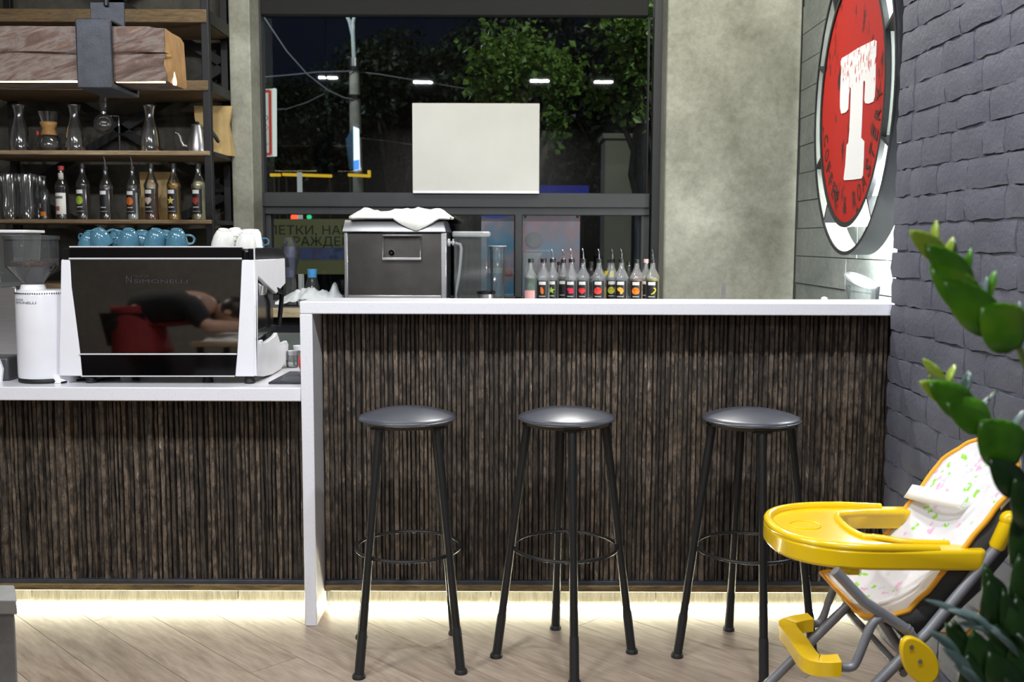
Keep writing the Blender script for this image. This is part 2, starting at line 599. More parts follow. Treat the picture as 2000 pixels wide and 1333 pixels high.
# ------------------------------------------------------------------ room shell
fl = struct(MB().box(XL, 2.0, YF, 6.0, -0.06, -0.012), 'floor', M['oak_gap'])
def clip(poly, inside, cut):
    out = []
    for i in range(len(poly)):
        a, b = poly[i - 1], poly[i]
        if inside(a) != inside(b):
            out.append(cut(a, b))
        if inside(b):
            out.append(b)
    return out
def cut_axis(ax, val):
    def f(a, b):
        k = (val - a[ax]) / (b[ax] - a[ax])
        return (a[0] + (b[0] - a[0]) * k, a[1] + (b[1] - a[1]) * k)
    return f
X0, X1, Y0, Y1 = -2.9, X_BRK + 0.008, 0.6, Y_PAN + 0.05
W_, L_ = 0.172, 2.1
cs, sn = cos(R(-45)), sin(R(-45))
oak_i = 0
for i in range(-24, 34):
    for j in range(-6, 7):
        a0, b0 = i * W_, (j + (0.37 * i) % 1) * L_
        q = [(b0 + .001, a0 + .001), (b0 + L_ - .001, a0 + .001), (b0 + L_ - .001, a0 + W_ - .001), (b0 + .001, a0 + W_ - .001)]
        q = [(x * cs - y * sn, x * sn + y * cs + 2.0) for x, y in q]
        for ax, val, sg in ((0, X0, 1), (0, X1, -1), (1, Y0, 1), (1, Y1, -1)):
            if q:
                q = clip(q, lambda p: sg * (p[ax] - val) >= 0, cut_axis(ax, val))
        if len(q) > 2:
            ar = abs(sum(q[k - 1][0] * q[k][1] - q[k][0] * q[k - 1][1] for k in range(len(q)))) / 2
            if ar > 0.003:
                struct(MB().prism([(x, y, -0.012) for x, y in q], (0, 0, 0.012)), 'plank', M['oak'], fl, smooth=0)
                oak_i += 1

struct(MB().box(XL, 2.0, YF, 6.0, Z_CEIL, Z_CEIL + 0.1), 'ceiling', M['room'])
struct(MB().box(XL - 0.1, XL, YF, 6.0, 0, Z_CEIL), 'wall_left', M['room'])
struct(MB().box(XL, 2.0, YF - 0.1, YF, 0, Z_CEIL), 'wall_front', M['room'])

# back wall: behind the rack, under and over the window
xc0, xc1 = at(452, 300, Y_COL).x, at(493, 300, Y_COL).x          # narrow column
xr0 = at(1300, 300, Y_COL).x                                     # wide column left edge
Zs = at(900, 600, Y_WIN).z                                       # sill
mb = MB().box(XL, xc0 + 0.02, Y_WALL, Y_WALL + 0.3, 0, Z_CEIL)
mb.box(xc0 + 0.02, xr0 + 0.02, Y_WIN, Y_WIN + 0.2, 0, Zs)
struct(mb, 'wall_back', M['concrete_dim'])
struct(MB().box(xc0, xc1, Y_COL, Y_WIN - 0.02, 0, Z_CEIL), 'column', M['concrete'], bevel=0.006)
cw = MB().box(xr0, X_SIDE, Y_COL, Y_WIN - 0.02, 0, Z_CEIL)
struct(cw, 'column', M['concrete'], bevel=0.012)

# side wall behind the sign: board-cast courses
sw = struct(MB().box(X_SIDE + 0.025, X_SIDE + 0.2, Y_BRK, 5.9, 0, Z_CEIL), 'wall_right', M['boards'])
zc = 0.0
hgt = 0.142
k = 0
rb = random.Random(3)
while zc < Z_CEIL - 0.02:
    h2 = min(hgt, Z_CEIL - zc)
    cuts = [Y_BRK, 4.25 + 0.35 * ((k * 0.61) % 1), Y_COL + 0.0]
    for a, b in zip(cuts, cuts[1:]):
        pr = rb.uniform(0, 0.006)
        struct(MB().box(X_SIDE - pr, X_SIDE + 0.025, a + 0.002, b - 0.002, zc + 0.002, zc + h2 - 0.002), 'panel', M['boards'], sw, smooth=0)
    zc += hgt
    k += 1
struct(MB().tube([(X_SIDE - 0.006, Y_COL - 0.012, 0.05), (X_SIDE - 0.006, Y_COL - 0.012, Z_CEIL)], 0.005, 6), 'trim_1', M['black_metal'])

# painted brick wall (every brick a piece of it)
bw = struct(MB().box(X_BRK + 0.0042, X_BRK + 0.4, YF, Y_BRK - 0.03, 0, Z_CEIL), 'wall_right', M['mortar'])
def brick_mesh(seed, L, Hh, left=False):
    rr = random.Random(seed)
    nu, nv = 5, 3
    pts = {}
    def P(i, j):
        if (i, j) not in pts:
            u, v = i / nu, j / nv
            e = (i in (0, nu)) + (j in (0, nv))
            d = (0.0, 0.0015, 0.005)[e] + rr.uniform(-.0018, .0018)
            # inset corners a bit, wavy outline
            y = -L / 2 + L * u + rr.uniform(-.004, .004)
            z = -Hh / 2 + Hh * v + rr.uniform(-.004, .004)
            pts[(i, j)] = Vector((d, y, z))
        return pts[(i, j)]
    m = MB()
    m.grid(lambda u, v: P(round(u * nu), round(v * nv)), nu, nv)
    # sides going back
    rim = [(i, 0) for i in range(nu)] + [(nu, j) for j in range(nv)] + [(i, nv) for i in range(nu, 0, -1)] + [(0, j) for j in range(nv, 0, -1)]
    ring = [P(*q) for q in rim]
    back = [p + Vector((0.03, 0, 0)) for p in ring]
    n = len(ring)
    m.add(ring + back, [(a, (a + 1) % n, n + (a + 1) % n, n + a) for a in range(n)])
    return m.mesh('brick', M['brick'], 60)
CH = 0.088
LS = (0.235, 0.205, 0.125)
bm_lib = {L: [brick_mesh(hash((L, q)) % 1000, L - 0.005, CH - 0.005) for q in range(4)] for L in LS}
zc = 0.0
row = 0
rb = random.Random(11)
nb = 0
while zc < 2.75:
    y = Y_BRK - rb.uniform(-0.008, 0.008)
    first = True
    while y > 1.7:
        L = 0.125 if (first and row % 2) else rb.choice((0.235, 0.205, 0.235, 0.125, 0.205))
        first = False
        if y - L < 1.7: break
        ymid = y - L / 2
        # only pieces the lens can take in
        vis = (X_BRK / ymid < 0.60) and abs(zc + CH / 2 - H_CAM) / ymid < 0.52
        if vis and nb < 298:
            b = bpy.data.objects.new('brick', rb.choice(bm_lib[L]))
            COL.objects.link(b)
            b.parent = bw
            b.location = (X_BRK - rb.uniform(0.0, 0.004), ymid, zc + CH / 2 + rb.uniform(-.003, .003))
            b.rotation_euler = (rb.uniform(-.010, .010), rb.uniform(-.008, .008), rb.uniform(-.008, .008))
            nb += 1
        y -= L
    zc += CH
    row += 1
# the return (end) of the brick wall beside the bar
mb = MB()
zc = 0
rb = random.Random(5)
while zc < 2.75:
    mb.box(X_BRK + 0.012, X_BRK + 0.26, Y_BRK - 0.06, Y_BRK - 0.012 + rb.uniform(-.004, .004), zc + 0.004, zc + CH - 0.004)
    zc += CH
o = struct(mb, 'brick_end', M['brick'], bw)
o['kind'] = 'stuff'

# ------------------------------------------------------------------ window
wi = thing('window_1', 'large dark framed shop window onto the night street', 'window', (at(890, 600, Y_WIN).x, Y_WIN, Zs), kind='structure')
del wi['category'], wi['label']
fd = 0.07
top_z = Z_CEIL
def fr(name, x0, x1, y0, y1, m='frame', Y=Y_WIN - 0.02, d=fd, bev=0.004):
    return MB().pbox(x0, x1, y0, y1, Y, d).build(name, M[m], wi, bevel=bev)
fr('jamb', 480, 507, -80, 600)
fr('jamb', 1269, 1310, -80, 600)
fr('head', 507, 1269, -90, 28, 'frame_shaded')
fr('transom', 507, 1269, 378, 404, Y=Y_WIN - 0.03)
fr('transom', 507, 1269, 404, 419, Y=Y_WIN - 0.015)
fr('mullion', 1005, 1020, 419, 584)
fr('sill', 507, 1269, 580, 602)
fr('bead', 507, 509.5, 28, 378, Y=Y_WIN + 0.0, bev=.001)
fr('bead', 1265, 1269, 28, 378, Y=Y_WIN + 0.0)
fr('sash_stile', 507, 529, 419, 580, Y=Y_WIN + 0.0)
fr('sash_stile', 1250, 1269, 419, 580, Y=Y_WIN + 0.0)
for a, b, c, d in ((509.5, 1265, 28, 378), (529, 1005, 419, 580), (1020, 1250, 419, 580)):
    MB().pbox(a, b, c, d, Y_GLS, 0.006).build('pane', M['glass_pane'], wi, smooth=0)

# blank white card on the glass
c = at(930, 377, Y_WIN - 0.05)
p = thing('poster_board', 'blank off white rectangular board standing on the window transom against the glass', 'board', (c.x, c.y, c.z))
MB().pbox(806, 1054, 202, 376, Y_WIN - 0.052, 0.02).build('sheet', M['paper'], p, bevel=0.002)
MB().pbox(806.5, 1053, 373.5, 377.5, Y_WIN - 0.055, 0.026).build('bottom_edge', M['white_plastic'], p, bevel=0.001)

# ------------------------------------------------------------------ street outside
t = NT('asphalt'); co = t.coord()
M['asphalt'] = t.set(t.ramp(t.noise(co, 2, 6), [(0.3, (0.03, 0.03, 0.03)), (0.7, (0.06, 0.06, 0.058))]), 0.9)
struct(MB().box(-30, 30, 6.2, 45, -0.3, -0.15), 'street', M['asphalt'])
t = NT('dark render'); co = t.coord()
M['render_dark'] = t.set(t.ramp(t.noise(co, 1.5, 6), [(0.3, (0.16, 0.155, 0.13)), (0.7, (0.24, 0.235, 0.2))]), 0.9)

# utility pole with paired lamp arms
YP = 16.0
b = at(697, 380, YP)
pole = thing('lamp_post', 'grey concrete street lamp post with two thin arms behind the window', 'lamp post', (b.x, YP, -0.15))
pr = [(0.105, -0.15), (0.10, b.z)]
z1 = at(690, 180, YP).z
z2 = at(690, 128, YP).z
xb, xt = at(697, 380, YP).x, at(692, 130, YP).x
mb = MB().tube([(xb + 0.03, YP, -0.15), (xb, YP, b.z), (xt, YP, z2)], [0.115, 0.108, 0.078], 14)
mb.build('shaft', plain('pole concrete', (0.34, 0.32, 0.28), 0.8, var=0.15, scale=4), pole)
MB().tube([(xt, YP, z2 - 0.02), (xt, YP, at(691, 114, YP).z)], 0.085, 12).build('collar', M['steel'], pole)
mg = plain('galvanised arm', (0.50, 0.55, 0.56), 0.5, 0.2)
for xs in ((691, 114, 689, 70, 683, 42, 672, 20), (692, 114, 690, 70, 690, 42, 697, 14)):
    pts = [at(xs[k], xs[k + 1], YP) for k in (0, 2, 4, 6)]
    pts.append(pts[-1] + Vector((-0.35 if xs[-2] < 690 else 0.35, 0, 0.22)))
    MB().tube(pts, 0.03, 8).build('arm', mg, pole)
for py in (135, 190, 265):
    c = at(693, py, YP)
    MB().tube([c + Vector((0, 0, -.03)), c + Vector((0, 0, .03))], 0.112, 12).build('clamp', M['black_metal'], pole)
# lit banner on the pole
bn = thing('light_box', 'narrow glowing white and blue street light box fixed to the lamp post', 'sign', at(696, 333, YP - 0.2))
a0, a1, a2, a3 = at(690, 247, YP - .2), at(700, 251, YP - .2), at(702, 331, YP - .2), at(691, 333, YP - .2)
MB().prism([a0, a1, a2, a3], (0, 0.07, 0)).build('panel', emit('lit white face', (0.75, 0.9, 1.0), 1.6), bn, smooth=0)
b0, b1 = at(690.5, 314, YP - .205), at(701.5, 312, YP - .205)
MB().prism([b0, b1, a2 + Vector((0, -.008, 0)), a3 + Vector((0, -.008, 0))], (0, 0.006, 0)).build('blue_foot', emit('lit blue face', (0.10, 0.35, 1.0), 1.2), bn, smooth=0)
s0 = [at(675, 272, YP - .1), at(689, 250, YP - .15), at(690, 333, YP - .15), at(682, 330, YP - .1)]
MB().prism(s0, (0, 0.04, 0)).build('side_flag', plain('dusk blue flag', (0.05, 0.12, 0.2), 0.8), bn, smooth=0)

# wires
wm = plain('cable sheath', (0.18, 0.18, 0.19), 0.6)
def wire(pts, Y, label, r=0.009):
    P = []
    for (x0, y0), (x1, y1) in zip(pts, pts[1:]):
        for q in range(6):
            P.append(at(x0 + (x1 - x0) * q / 6, y0 + (y1 - y0) * q / 6, Y))
    P.append(at(*pts[-1], Y))
    single(MB().tube(P, r, 5), 'overhead_wire', wm, label, 'wire', 'overhead wires', loc=P[0])
wire([(514, 31), (560, 100), (600, 145), (640, 176), (672, 191), (690, 194)], YP - 0.1, 'thin overhead wire sagging from the window corner down to the lamp post')
wire([(512, 151), (560, 147), (620, 141), (690, 139)], YP - 0.1, 'thin overhead wire running level into the top of the lamp post')
wire([(692, 140), (740, 145), (830, 160), (960, 182), (1100, 196)], YP + 0.1, 'thin overhead wire running from the lamp post into the trees')
wire([(514, 214), (560, 213), (600, 200), (640, 180)], YP + 1, 'thin overhead wire crossing behind the white street sign')
wire([(702, 270), (760, 276), (805, 283)], YP + 1, 'short low wire from the lamp post towards the blank board')

# street sign with red border at the window's left edge
YS = 8.0
sc_ = at(524, 305, YS)
sg = thing('street_sign', 'white street sign with red border and black letters cut off by the jamb', 'sign', (sc_.x, YS, sc_.z))
q = [at(470, 178, YS), at(532, 173, YS), at(533, 305, YS), at(470, 308, YS)]
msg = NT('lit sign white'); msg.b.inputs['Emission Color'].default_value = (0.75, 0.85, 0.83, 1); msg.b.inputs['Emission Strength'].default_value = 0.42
MB().prism(q, (0, 0.05, 0)).build('panel', msg.set((0.7, 0.75, 0.73), 0.6), sg, smooth=0)
MB().prism([at(532, 173, YS), at(537, 172, YS), at(537.5, 304, YS), at(533, 305, YS)], (0, 0.06, 0)).build('side_edge', emit('lit sign edge', (0.85, 0.93, 0.9), 0.75), sg, smooth=0)
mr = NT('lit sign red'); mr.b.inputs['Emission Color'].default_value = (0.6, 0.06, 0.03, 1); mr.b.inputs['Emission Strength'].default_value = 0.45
def stripe(x0, y0, x1, y1, w, mbb):
    a, b2 = at(x0, y0, YS - 0.004), at(x1, y1, YS - 0.004)
    mbb.bar(a, b2, w, 0.004, (0, 1, 0))
mb = MB()
stripe(470, 182, 527, 178, 0.022, mb); stripe(527, 177, 528.5, 302, 0.022, mb); stripe(470, 304, 529, 301, 0.022, mb)
mb.build('red_border', mr.set((0.5, 0.04, 0.03), 0.6), sg, smooth=0)
mb = MB()
u_ = (at(525, 234, YS) - at(505, 235, YS)).normalized(); v_ = Vector((0, 0, 1))
put_text(mb, 'КО', at(505, 236, YS - .004), u_, v_, 0.036, 0.075)
mb.build('lettering', M['black_metal'], sg, smooth=0)
mb = MB()
put_text(mb, '200м', at(507, 284, YS - .004), u_, v_, 0.016, 0.066)
mb.build('small_lettering', M['black_metal'], sg, smooth=0)
mb = MB()
ar = [(512, 245), (517, 244), (517, 240), (524, 249), (518, 258), (517, 254), (512, 254)]
for (xa, ya), (xb2, yb2) in zip(ar, ar[1:] + ar[:1]):
    mb.bar(at(xa, ya, YS - .003), at(xb2, yb2, YS - .003), 0.004, 0.003, (0, 1, 0))
mb.build('arrow', mr.m, sg, smooth=0)
MB().tube([(q[0].x + .12, YS + .03, -0.15), (q[0].x + .12, YS + .03, q[3].z)], 0.04, 10).build('post', M['black_metal'], sg)

# yellow barrier rails and a white post
my = emit('self-lit yellow', (0.85, 0.52, 0.03), 0.75)  # rails emit their yellow: lamplight on them put into the colour
YB = 11.0
for x0, x1, y0, y1, lb in ((528, 548, 342, 342, 'short yellow barrier rail by the white street sign'), (552, 648, 341, 344, 'long yellow barrier rail crossing the slim white post'), (680, 722, 342, 344, 'yellow barrier rail in front of the lamp post')):
    a, b2 = at(x0, y0, YB), at(x1, y1, YB)
    o = thing('barrier_rail', lb, 'barrier', (a.x, YB, -0.15), 'yellow street barrier rails')
    MB().bar(a, b2, 0.05, 0.03).build('rail', my, o, bevel=0.003)
    if x0 == 680:
        MB().bar(at(721, 346, YB), at(721, 333, YB), 0.05, 0.03).build('upright', my, o, bevel=0.003)
    for xx in (a.x + .03, b2.x - .03):
        MB().tube([(xx, YB + .04, -0.15), (xx, YB + .04, a.z)], 0.014, 8).build('post', M['black_metal'], o)
a = at(585, 337, YB - .3)
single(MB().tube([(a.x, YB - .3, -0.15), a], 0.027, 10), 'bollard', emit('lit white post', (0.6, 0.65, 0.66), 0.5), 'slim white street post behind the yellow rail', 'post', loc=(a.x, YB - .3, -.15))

# traffic lights low behind the side pane
for px, py, colr, st, lb, rr_ in ((574, 424.5, (1.0, 0.05, 0.02), 3.5, 'red traffic light glowing low behind the glass', .05), (603, 424, (0.05, 0.8, 0.3), 0.9, 'dim green traffic light beside the red one', .035)):
    c = at(px, py, 14)
    o = thing('traffic_light', lb, 'traffic light', (c.x, 14.1, -0.15))
    MB().box(c.x - .09, c.x + .09, 14.05, 14.2, c.z - .14, c.z + .1).build('housing', M['black_metal'], o, bevel=.01)
    MB().sphere((c.x, 14.03, c.z), (rr_, .03, rr_)).build('lamp', emit('signal ' + lb[:5], colr, st), o)
    MB().tube([(c.x, 14.12, -.15), (c.x, 14.12, c.z - .14)], .04, 8).build('post', M['black_metal'], o)

# banner with big letters across the street
YBN = 9.5
mb = MB().prism([at(520, 428, YBN), at(690, 428, YBN), at(690, 536, YBN), at(520, 536, YBN)], (0, .05, 0))
ct = at(600, 536, YBN)
bnr = thing('street_banner', 'dim olive street banner with large dark Cyrillic letters behind the side pane', 'banner', (ct.x, YBN, ct.z))
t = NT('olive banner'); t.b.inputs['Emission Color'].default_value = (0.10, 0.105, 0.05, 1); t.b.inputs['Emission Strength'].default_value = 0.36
mb.build('sheet', t.set((0.10, 0.10, 0.05), 0.8), bnr, smooth=0)
for px_, in ((530,), (680,)):
    c = at(px_, 536, YBN)
    MB().tube([(c.x, YBN + .03, -.15), (c.x, YBN + .03, c.z + .05)], .03, 8).build('post', M['black_metal'], bnr)
mb = MB()
for s_, x, y, w in (('ЛЕТКИ, НАВ', 523, 458, 158), ('РАЖДЕН', 571, 480, 112)):
    o0 = at(x, y, YBN - .006)
    put_text(mb, s_, o0, (1, 0, 0), (0, 0, 1), 17 / F_PX * YBN, w / F_PX * YBN)
mb.build('lettering', plain('banner ink', (0.02, 0.025, 0.018), 0.8), bnr, smooth=0)
tq = NT('banner night picture')
co = tq.coord((3, 3, 3))
cc = tq.ramp(tq.noise(co, 1.6, 4), [(0.35, (0.02, 0.025, 0.05)), (0.5, (0.045, 0.06, 0.13)), (0.62, (0.05, 0.03, 0.06)), (0.75, (0.12, 0.11, 0.12))])
tq.l(cc, tq.b.inputs['Emission Color']); tq.b.inputs['Emission Strength'].default_value = 0.45
MB().prism([at(576, 484, YBN - .004), at(672, 484, YBN - .004), at(672, 508, YBN - .004), at(576, 508, YBN - .004)], (0, .003, 0)).build('picture', tq.set(cc, .8), bnr, smooth=0)

# posters taped outside the sliding panes
def poster(name, x0, x1, y0, y1, stops, label, extra=None):
    Y = Y_GLS + 0.05
    c = at((x0 + x1) / 2, y1, Y)
    o = thing(name, label, 'poster', (c.x, Y, c.z))
    t = NT(label[:20])
    co = t.coord((1, 1, 1))
    g = t.n('ShaderNodeTexNoise'); g.inputs['Scale'].default_value = 5.5; g.inputs['Detail'].default_value = 2; t.l(co, g.inputs['Vector'])
    cl = t.ramp(g.outputs[0], stops)
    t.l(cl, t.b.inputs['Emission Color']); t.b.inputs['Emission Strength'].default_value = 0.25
    MB().pbox(x0, x1, y0, y1, Y, 0.004).build('sheet', t.set(cl, 0.5), o, smooth=0)
    return o, Y
o, Yp = poster('poster', 940, 1004, 419, 580, [(0.3, (0.03, 0.09, 0.17)), (0.46, (0.06, 0.16, 0.26)), (0.56, (0.20, 0.15, 0.19)), (0.7, (0.26, 0.36, 0.44))], 'blue and pink poster seen through the middle of the window beside the grey mullion')
MB().prism([at(938 + 60 * (.5 - .5 * cos(a * pi / 10)), 419 + 8 * sin(a * pi / 10), Yp - .003) for a in range(11)], (0, .002, 0)).build('blue_badge', emit('badge blue', (0.03, 0.06, 0.35), 0.5), o, smooth=0)
MB().pbox(955, 985, 524, 534, Yp - .003, .002).build('pale_band', plain('pale band', (.5, .6, .65), .6), o, smooth=0)
MB().sphere(at(993, 533, Yp - .002), (.027, .002, .024)).build('pink_blob', plain('pink print', (.5, .2, .2), .6), o)
o, Yp = poster('poster', 1020, 1133, 419, 580, [(0.35, (0.15, 0.20, 0.29)), (0.5, (0.21, 0.17, 0.21)), (0.6, (0.27, 0.17, 0.20)), (0.75, (0.20, 0.25, 0.36))], 'pink and blue dessert poster with a pale cup behind the syrup bottles')
gm = plain('poster pale print', (0.42, 0.40, 0.43), .6)
MB().sphere(at(1043, 470, Yp - .002), (.050, .003, .046)).build('ice_cream_print', plain('poster greyish print', (0.27, 0.25, 0.28), .6), o)
MB().bar(at(1026, 490, Yp - .004), at(1075, 490, Yp - .004), .008, .002, (0, 1, 0)).build('plate_print', gm, o, smooth=0)
MB().prism([at(1022, 494, Yp - .004), at(1060, 494, Yp - .004), at(1050, 508, Yp - .004), at(1050, 520, Yp - .004), at(1042, 540, Yp - .004), at(1022, 540, Yp - .004)], (0, .002, 0)).build('cup_print', gm, o, smooth=0)
for px_ in (1026, 1128):
    c = at(px_, 424, Yp - .005)
    MB().tube([c, c + Vector((0, .012, 0))], .007, 10).build('tack', M['black_metal'], o)

# building corner, downpipe and blue kiosk beyond the glass
c = at(1210, 370, 11)
b0 = at(1182, 272, 11); b1 = at(1236, 272, 11)
o = thing('gate_pillar', 'grey rendered pillar across the street near the window jamb', 'pillar', (c.x, 11, -.15))
MB().box(b0.x, b1.x, 11, 11.5, -.15, b0.z).build('shaft', M['render_dark'], o, bevel=.01)
MB().box(b0.x - .03, b1.x + .03, 10.97, 11.53, b0.z, b0.z + .06).build('capstone', M['render_dark'], o, bevel=.01)
c = at(1256, 240, 9)
single(MB().tube([(c.x, 9, -.15), (c.x, 9, c.z)], .06, 12), 'downpipe', plain('bluish pipe', (.16, .18, .23), .5), 'bluish grey downpipe next to the window jamb under the leaves', 'pipe', loc=(c.x, 9, -.15))
b0, b1 = at(1056, 362, 9), at(1150, 400, 9)
o = thing('kiosk_awning', 'dark blue awning edge just above the window transom', 'awning', (b0.x, 9, b1.z))
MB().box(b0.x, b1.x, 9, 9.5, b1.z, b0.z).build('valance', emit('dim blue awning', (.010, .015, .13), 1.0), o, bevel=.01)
MB().tube([(b0.x + .05, 9.2, -.15), (b0.x + .05, 9.2, b1.z)], .02, 8).build('post', M['black_metal'], o)
MB().tube([(b1.x - .05, 9.2, -.15), (b1.x - .05, 9.2, b1.z)], .02, 8).build('post', M['black_metal'], o)

# ------------------------------------------------------------------ trees
def leafmat(name, c0, c1):
    t = NT(name)
    co = t.coord()
    cl = t.ramp(t.noise(co, 6, 3), [(0.3, c0), (0.7, c1)])
    tr = t.n('ShaderNodeBsdfTranslucent')
    t.l(cl, tr.inputs[0]); 
    mx = t.n('ShaderNodeMixShader'); mx.inputs[0].default_value = 0.3
    t.set(cl, 0.5)
    t.l(t.b.outputs[0], mx.inputs[1]); t.l(tr.outputs[0], mx.inputs[2]); t.l(mx.outputs[0], t.out.inputs[0])
    return t.m
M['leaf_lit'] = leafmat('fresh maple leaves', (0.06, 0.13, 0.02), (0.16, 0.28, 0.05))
M['leaf_unlit'] = leafmat('unlit street leaves', (0.008, 0.017, 0.007), (0.018, 0.032, 0.012))  # unlit night foliage: the darkness is put into the leaf colour
M['bark'] = plain('bark', (0.05, 0.042, 0.033), 0.9, var=0.2, bump=.5)
def tree(label, base, h, blobs, n, size, mat, seed):
    """blobs: list of (centre, radii); leaves are real folded quads"""
    rr = random.Random(seed)
    o = thing('street_tree', label, 'tree', base, 'street trees beyond the window')
    b = Vector(base)
    tips = [Vector(c) for c, r in blobs]
    topv = sum(tips, Vector()) / len(tips)
    mb = MB().tube([b, b + (topv - b) * .35 + Vector((.05, 0, 0)), b + (topv - b) * .7, topv], [h * .028, h * .022, h * .016, h * .008], 9)
    mb.build('trunk', M['bark'], o)
    mb = MB()
    st = b + (topv - b) * .45
    for tp in tips:
        md = (st + tp) / 2 + Vector((rr.uniform(-.2, .2), rr.uniform(-.2, .2), rr.uniform(0, .3)))
        mb.tube([st, md, tp], [h * .010, h * .006, h * .002], 6)
    mb.build('branches', M['bark'], o)
    vs, fs = [], []
    tot = sum(r[0] * r[1] * r[2] for c, r in blobs) 
    for c, r in blobs:
        k = max(30, int(n * (r[0] * r[1] * r[2]) / tot))
        # sub-clusters so that the crown has sprays and gaps
        sub = []
        for _ in range(max(6, k // 45)):
            while True:
                q = Vector((rr.uniform(-1, 1), rr.uniform(-1, 1), rr.uniform(-1, 1)))
                if q.length < 1: break
            sub.append((Vector(c) + Vector((q.x * r[0], q.y * r[1], q.z * r[2])), rr.uniform(.12, .3) * min(r) + .05))
        for i in range(k):
            sc, sr = rr.choice(sub)
            p = sc + Vector((rr.gauss(0, sr), rr.gauss(0, sr), rr.gauss(0, sr * .7)))
            d = Vector((rr.uniform(-1, 1), rr.uniform(-1, 1), rr.uniform(-1.1, .3))).normalized()
            u = d.cross(Vector((rr.uniform(-1, 1), rr.uniform(-1, 1), rr.uniform(-1, 1)))).normalized()
            s = size * rr.uniform(.6, 1.25)
            w = d.cross(u) * s * .12
            i0 = len(vs)
            vs += [p, p + d * s * .5 + u * s * .38 + w, p + d * s, p + d * s * .5 - u * s * .38 + w]
            fs += [(i0, i0 + 1, i0 + 2), (i0, i0 + 2, i0 + 3)]
    me = bpy.data.meshes.new('crown')
    off = Vector(base)
    me.from_pydata([v - off for v in vs], [], fs)
    me.materials.append(mat)
    cr = bpy.data.objects.new('crown', me)
    COL.objects.link(cr)
    cr.parent = o
    return o
def P3(px, py, Y):
    return tuple(at(px, py, Y))
b = at(1010, 380, 9.5)
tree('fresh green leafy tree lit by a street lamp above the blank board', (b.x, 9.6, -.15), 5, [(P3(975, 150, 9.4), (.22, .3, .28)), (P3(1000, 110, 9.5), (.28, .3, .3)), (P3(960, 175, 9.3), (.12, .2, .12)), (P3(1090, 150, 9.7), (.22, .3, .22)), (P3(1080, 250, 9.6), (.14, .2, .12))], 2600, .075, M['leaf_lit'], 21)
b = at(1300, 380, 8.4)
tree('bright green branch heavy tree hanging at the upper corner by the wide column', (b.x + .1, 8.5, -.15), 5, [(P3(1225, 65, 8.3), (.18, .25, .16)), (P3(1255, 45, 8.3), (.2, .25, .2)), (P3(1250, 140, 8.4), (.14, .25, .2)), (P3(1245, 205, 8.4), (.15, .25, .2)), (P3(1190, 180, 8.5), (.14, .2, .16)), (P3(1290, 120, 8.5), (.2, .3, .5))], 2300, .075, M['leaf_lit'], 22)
dk = [('dark tree standing nearest behind the lamp post', 600, 19, 4200, 31), ('dark tree standing behind the overhead wire at the jamb', 480, 20, 4200, 32), ('dark tree crown filling the gap beside the lamp post', 770, 18, 5200, 33),
      ('dark tree crown behind the blank white board', 900, 17, 5200, 34), ('dark tree crown behind the lit leafy tree', 1060, 16, 5200, 35), ('dark tree crown above the grey pillar across the street', 1200, 15, 5200, 36)]
for lb, px, Y, n, sd in dk:
    rr = random.Random(sd)
    b = at(px, 400, Y)
    top = 0 if px > 780 else (120 if px > 700 else 190)
    bl = [(P3(px + rr.uniform(-75, 75), rr.uniform(top, 370), Y + rr.uniform(-1, 1)), (rr.uniform(.5, .8), rr.uniform(.5, .8), rr.uniform(.4, .7))) for _ in range(9)]
    tree(lb, (b.x, Y, -.15), 6, bl, n, .13, M['leaf_unlit'], sd)
o = single(MB().box(-14, 12, 26, 26.4, -.15, 5.2), 'far_facade', plain('night facade', (.02, .021, .022), .9), 'long dark building front far behind the street trees', 'building', loc=(0, 26, -.15))
# ------------------------------------------------------------------ bar: slatted bases
LED = emit('led strip', (1.0, 0.98, 0.70), 7)
LED2 = emit('floor led strip', (1.0, 0.98, 0.72), 85)
xl_leg0, xl_leg1 = atz(597, 1224, 0).x, atz(620, 1224, 0).x      # waterfall leg
xl_leg0 = at(585.5, 640, Y_BAR).x
xl_leg1 = at(610, 640, Y_BAR).x
def slat_mesh(seed, w, d, L):
    rr = random.Random(seed)
    m = MB()
    nz = 7
    rows = []
    for i in range(nz + 1):
        z = L * i / nz
        j0, j1 = rr.uniform(-.0022, .0022), rr.uniform(-.0022, .0022)
        dd = rr.uniform(-.003, .003)
        rows.append([Vector((-w / 2 + j0, 0, z)), Vector((-w / 2 * .72 + j0, -d + dd, z)), Vector((w / 2 * .72 + j1, -d + dd * .6, z)), Vector((w / 2 + j1, 0, z))])
    m.grid(lambda u, v: rows[round(u * nz)][round(v * 3)], nz, 3)
    m.add(rows[0], [(0, 1, 2, 3)]); m.add(rows[-1], [(3, 2, 1, 0)])
    return m.mesh('slat', M['slat'], 25)
PITCH_S = 0.0372
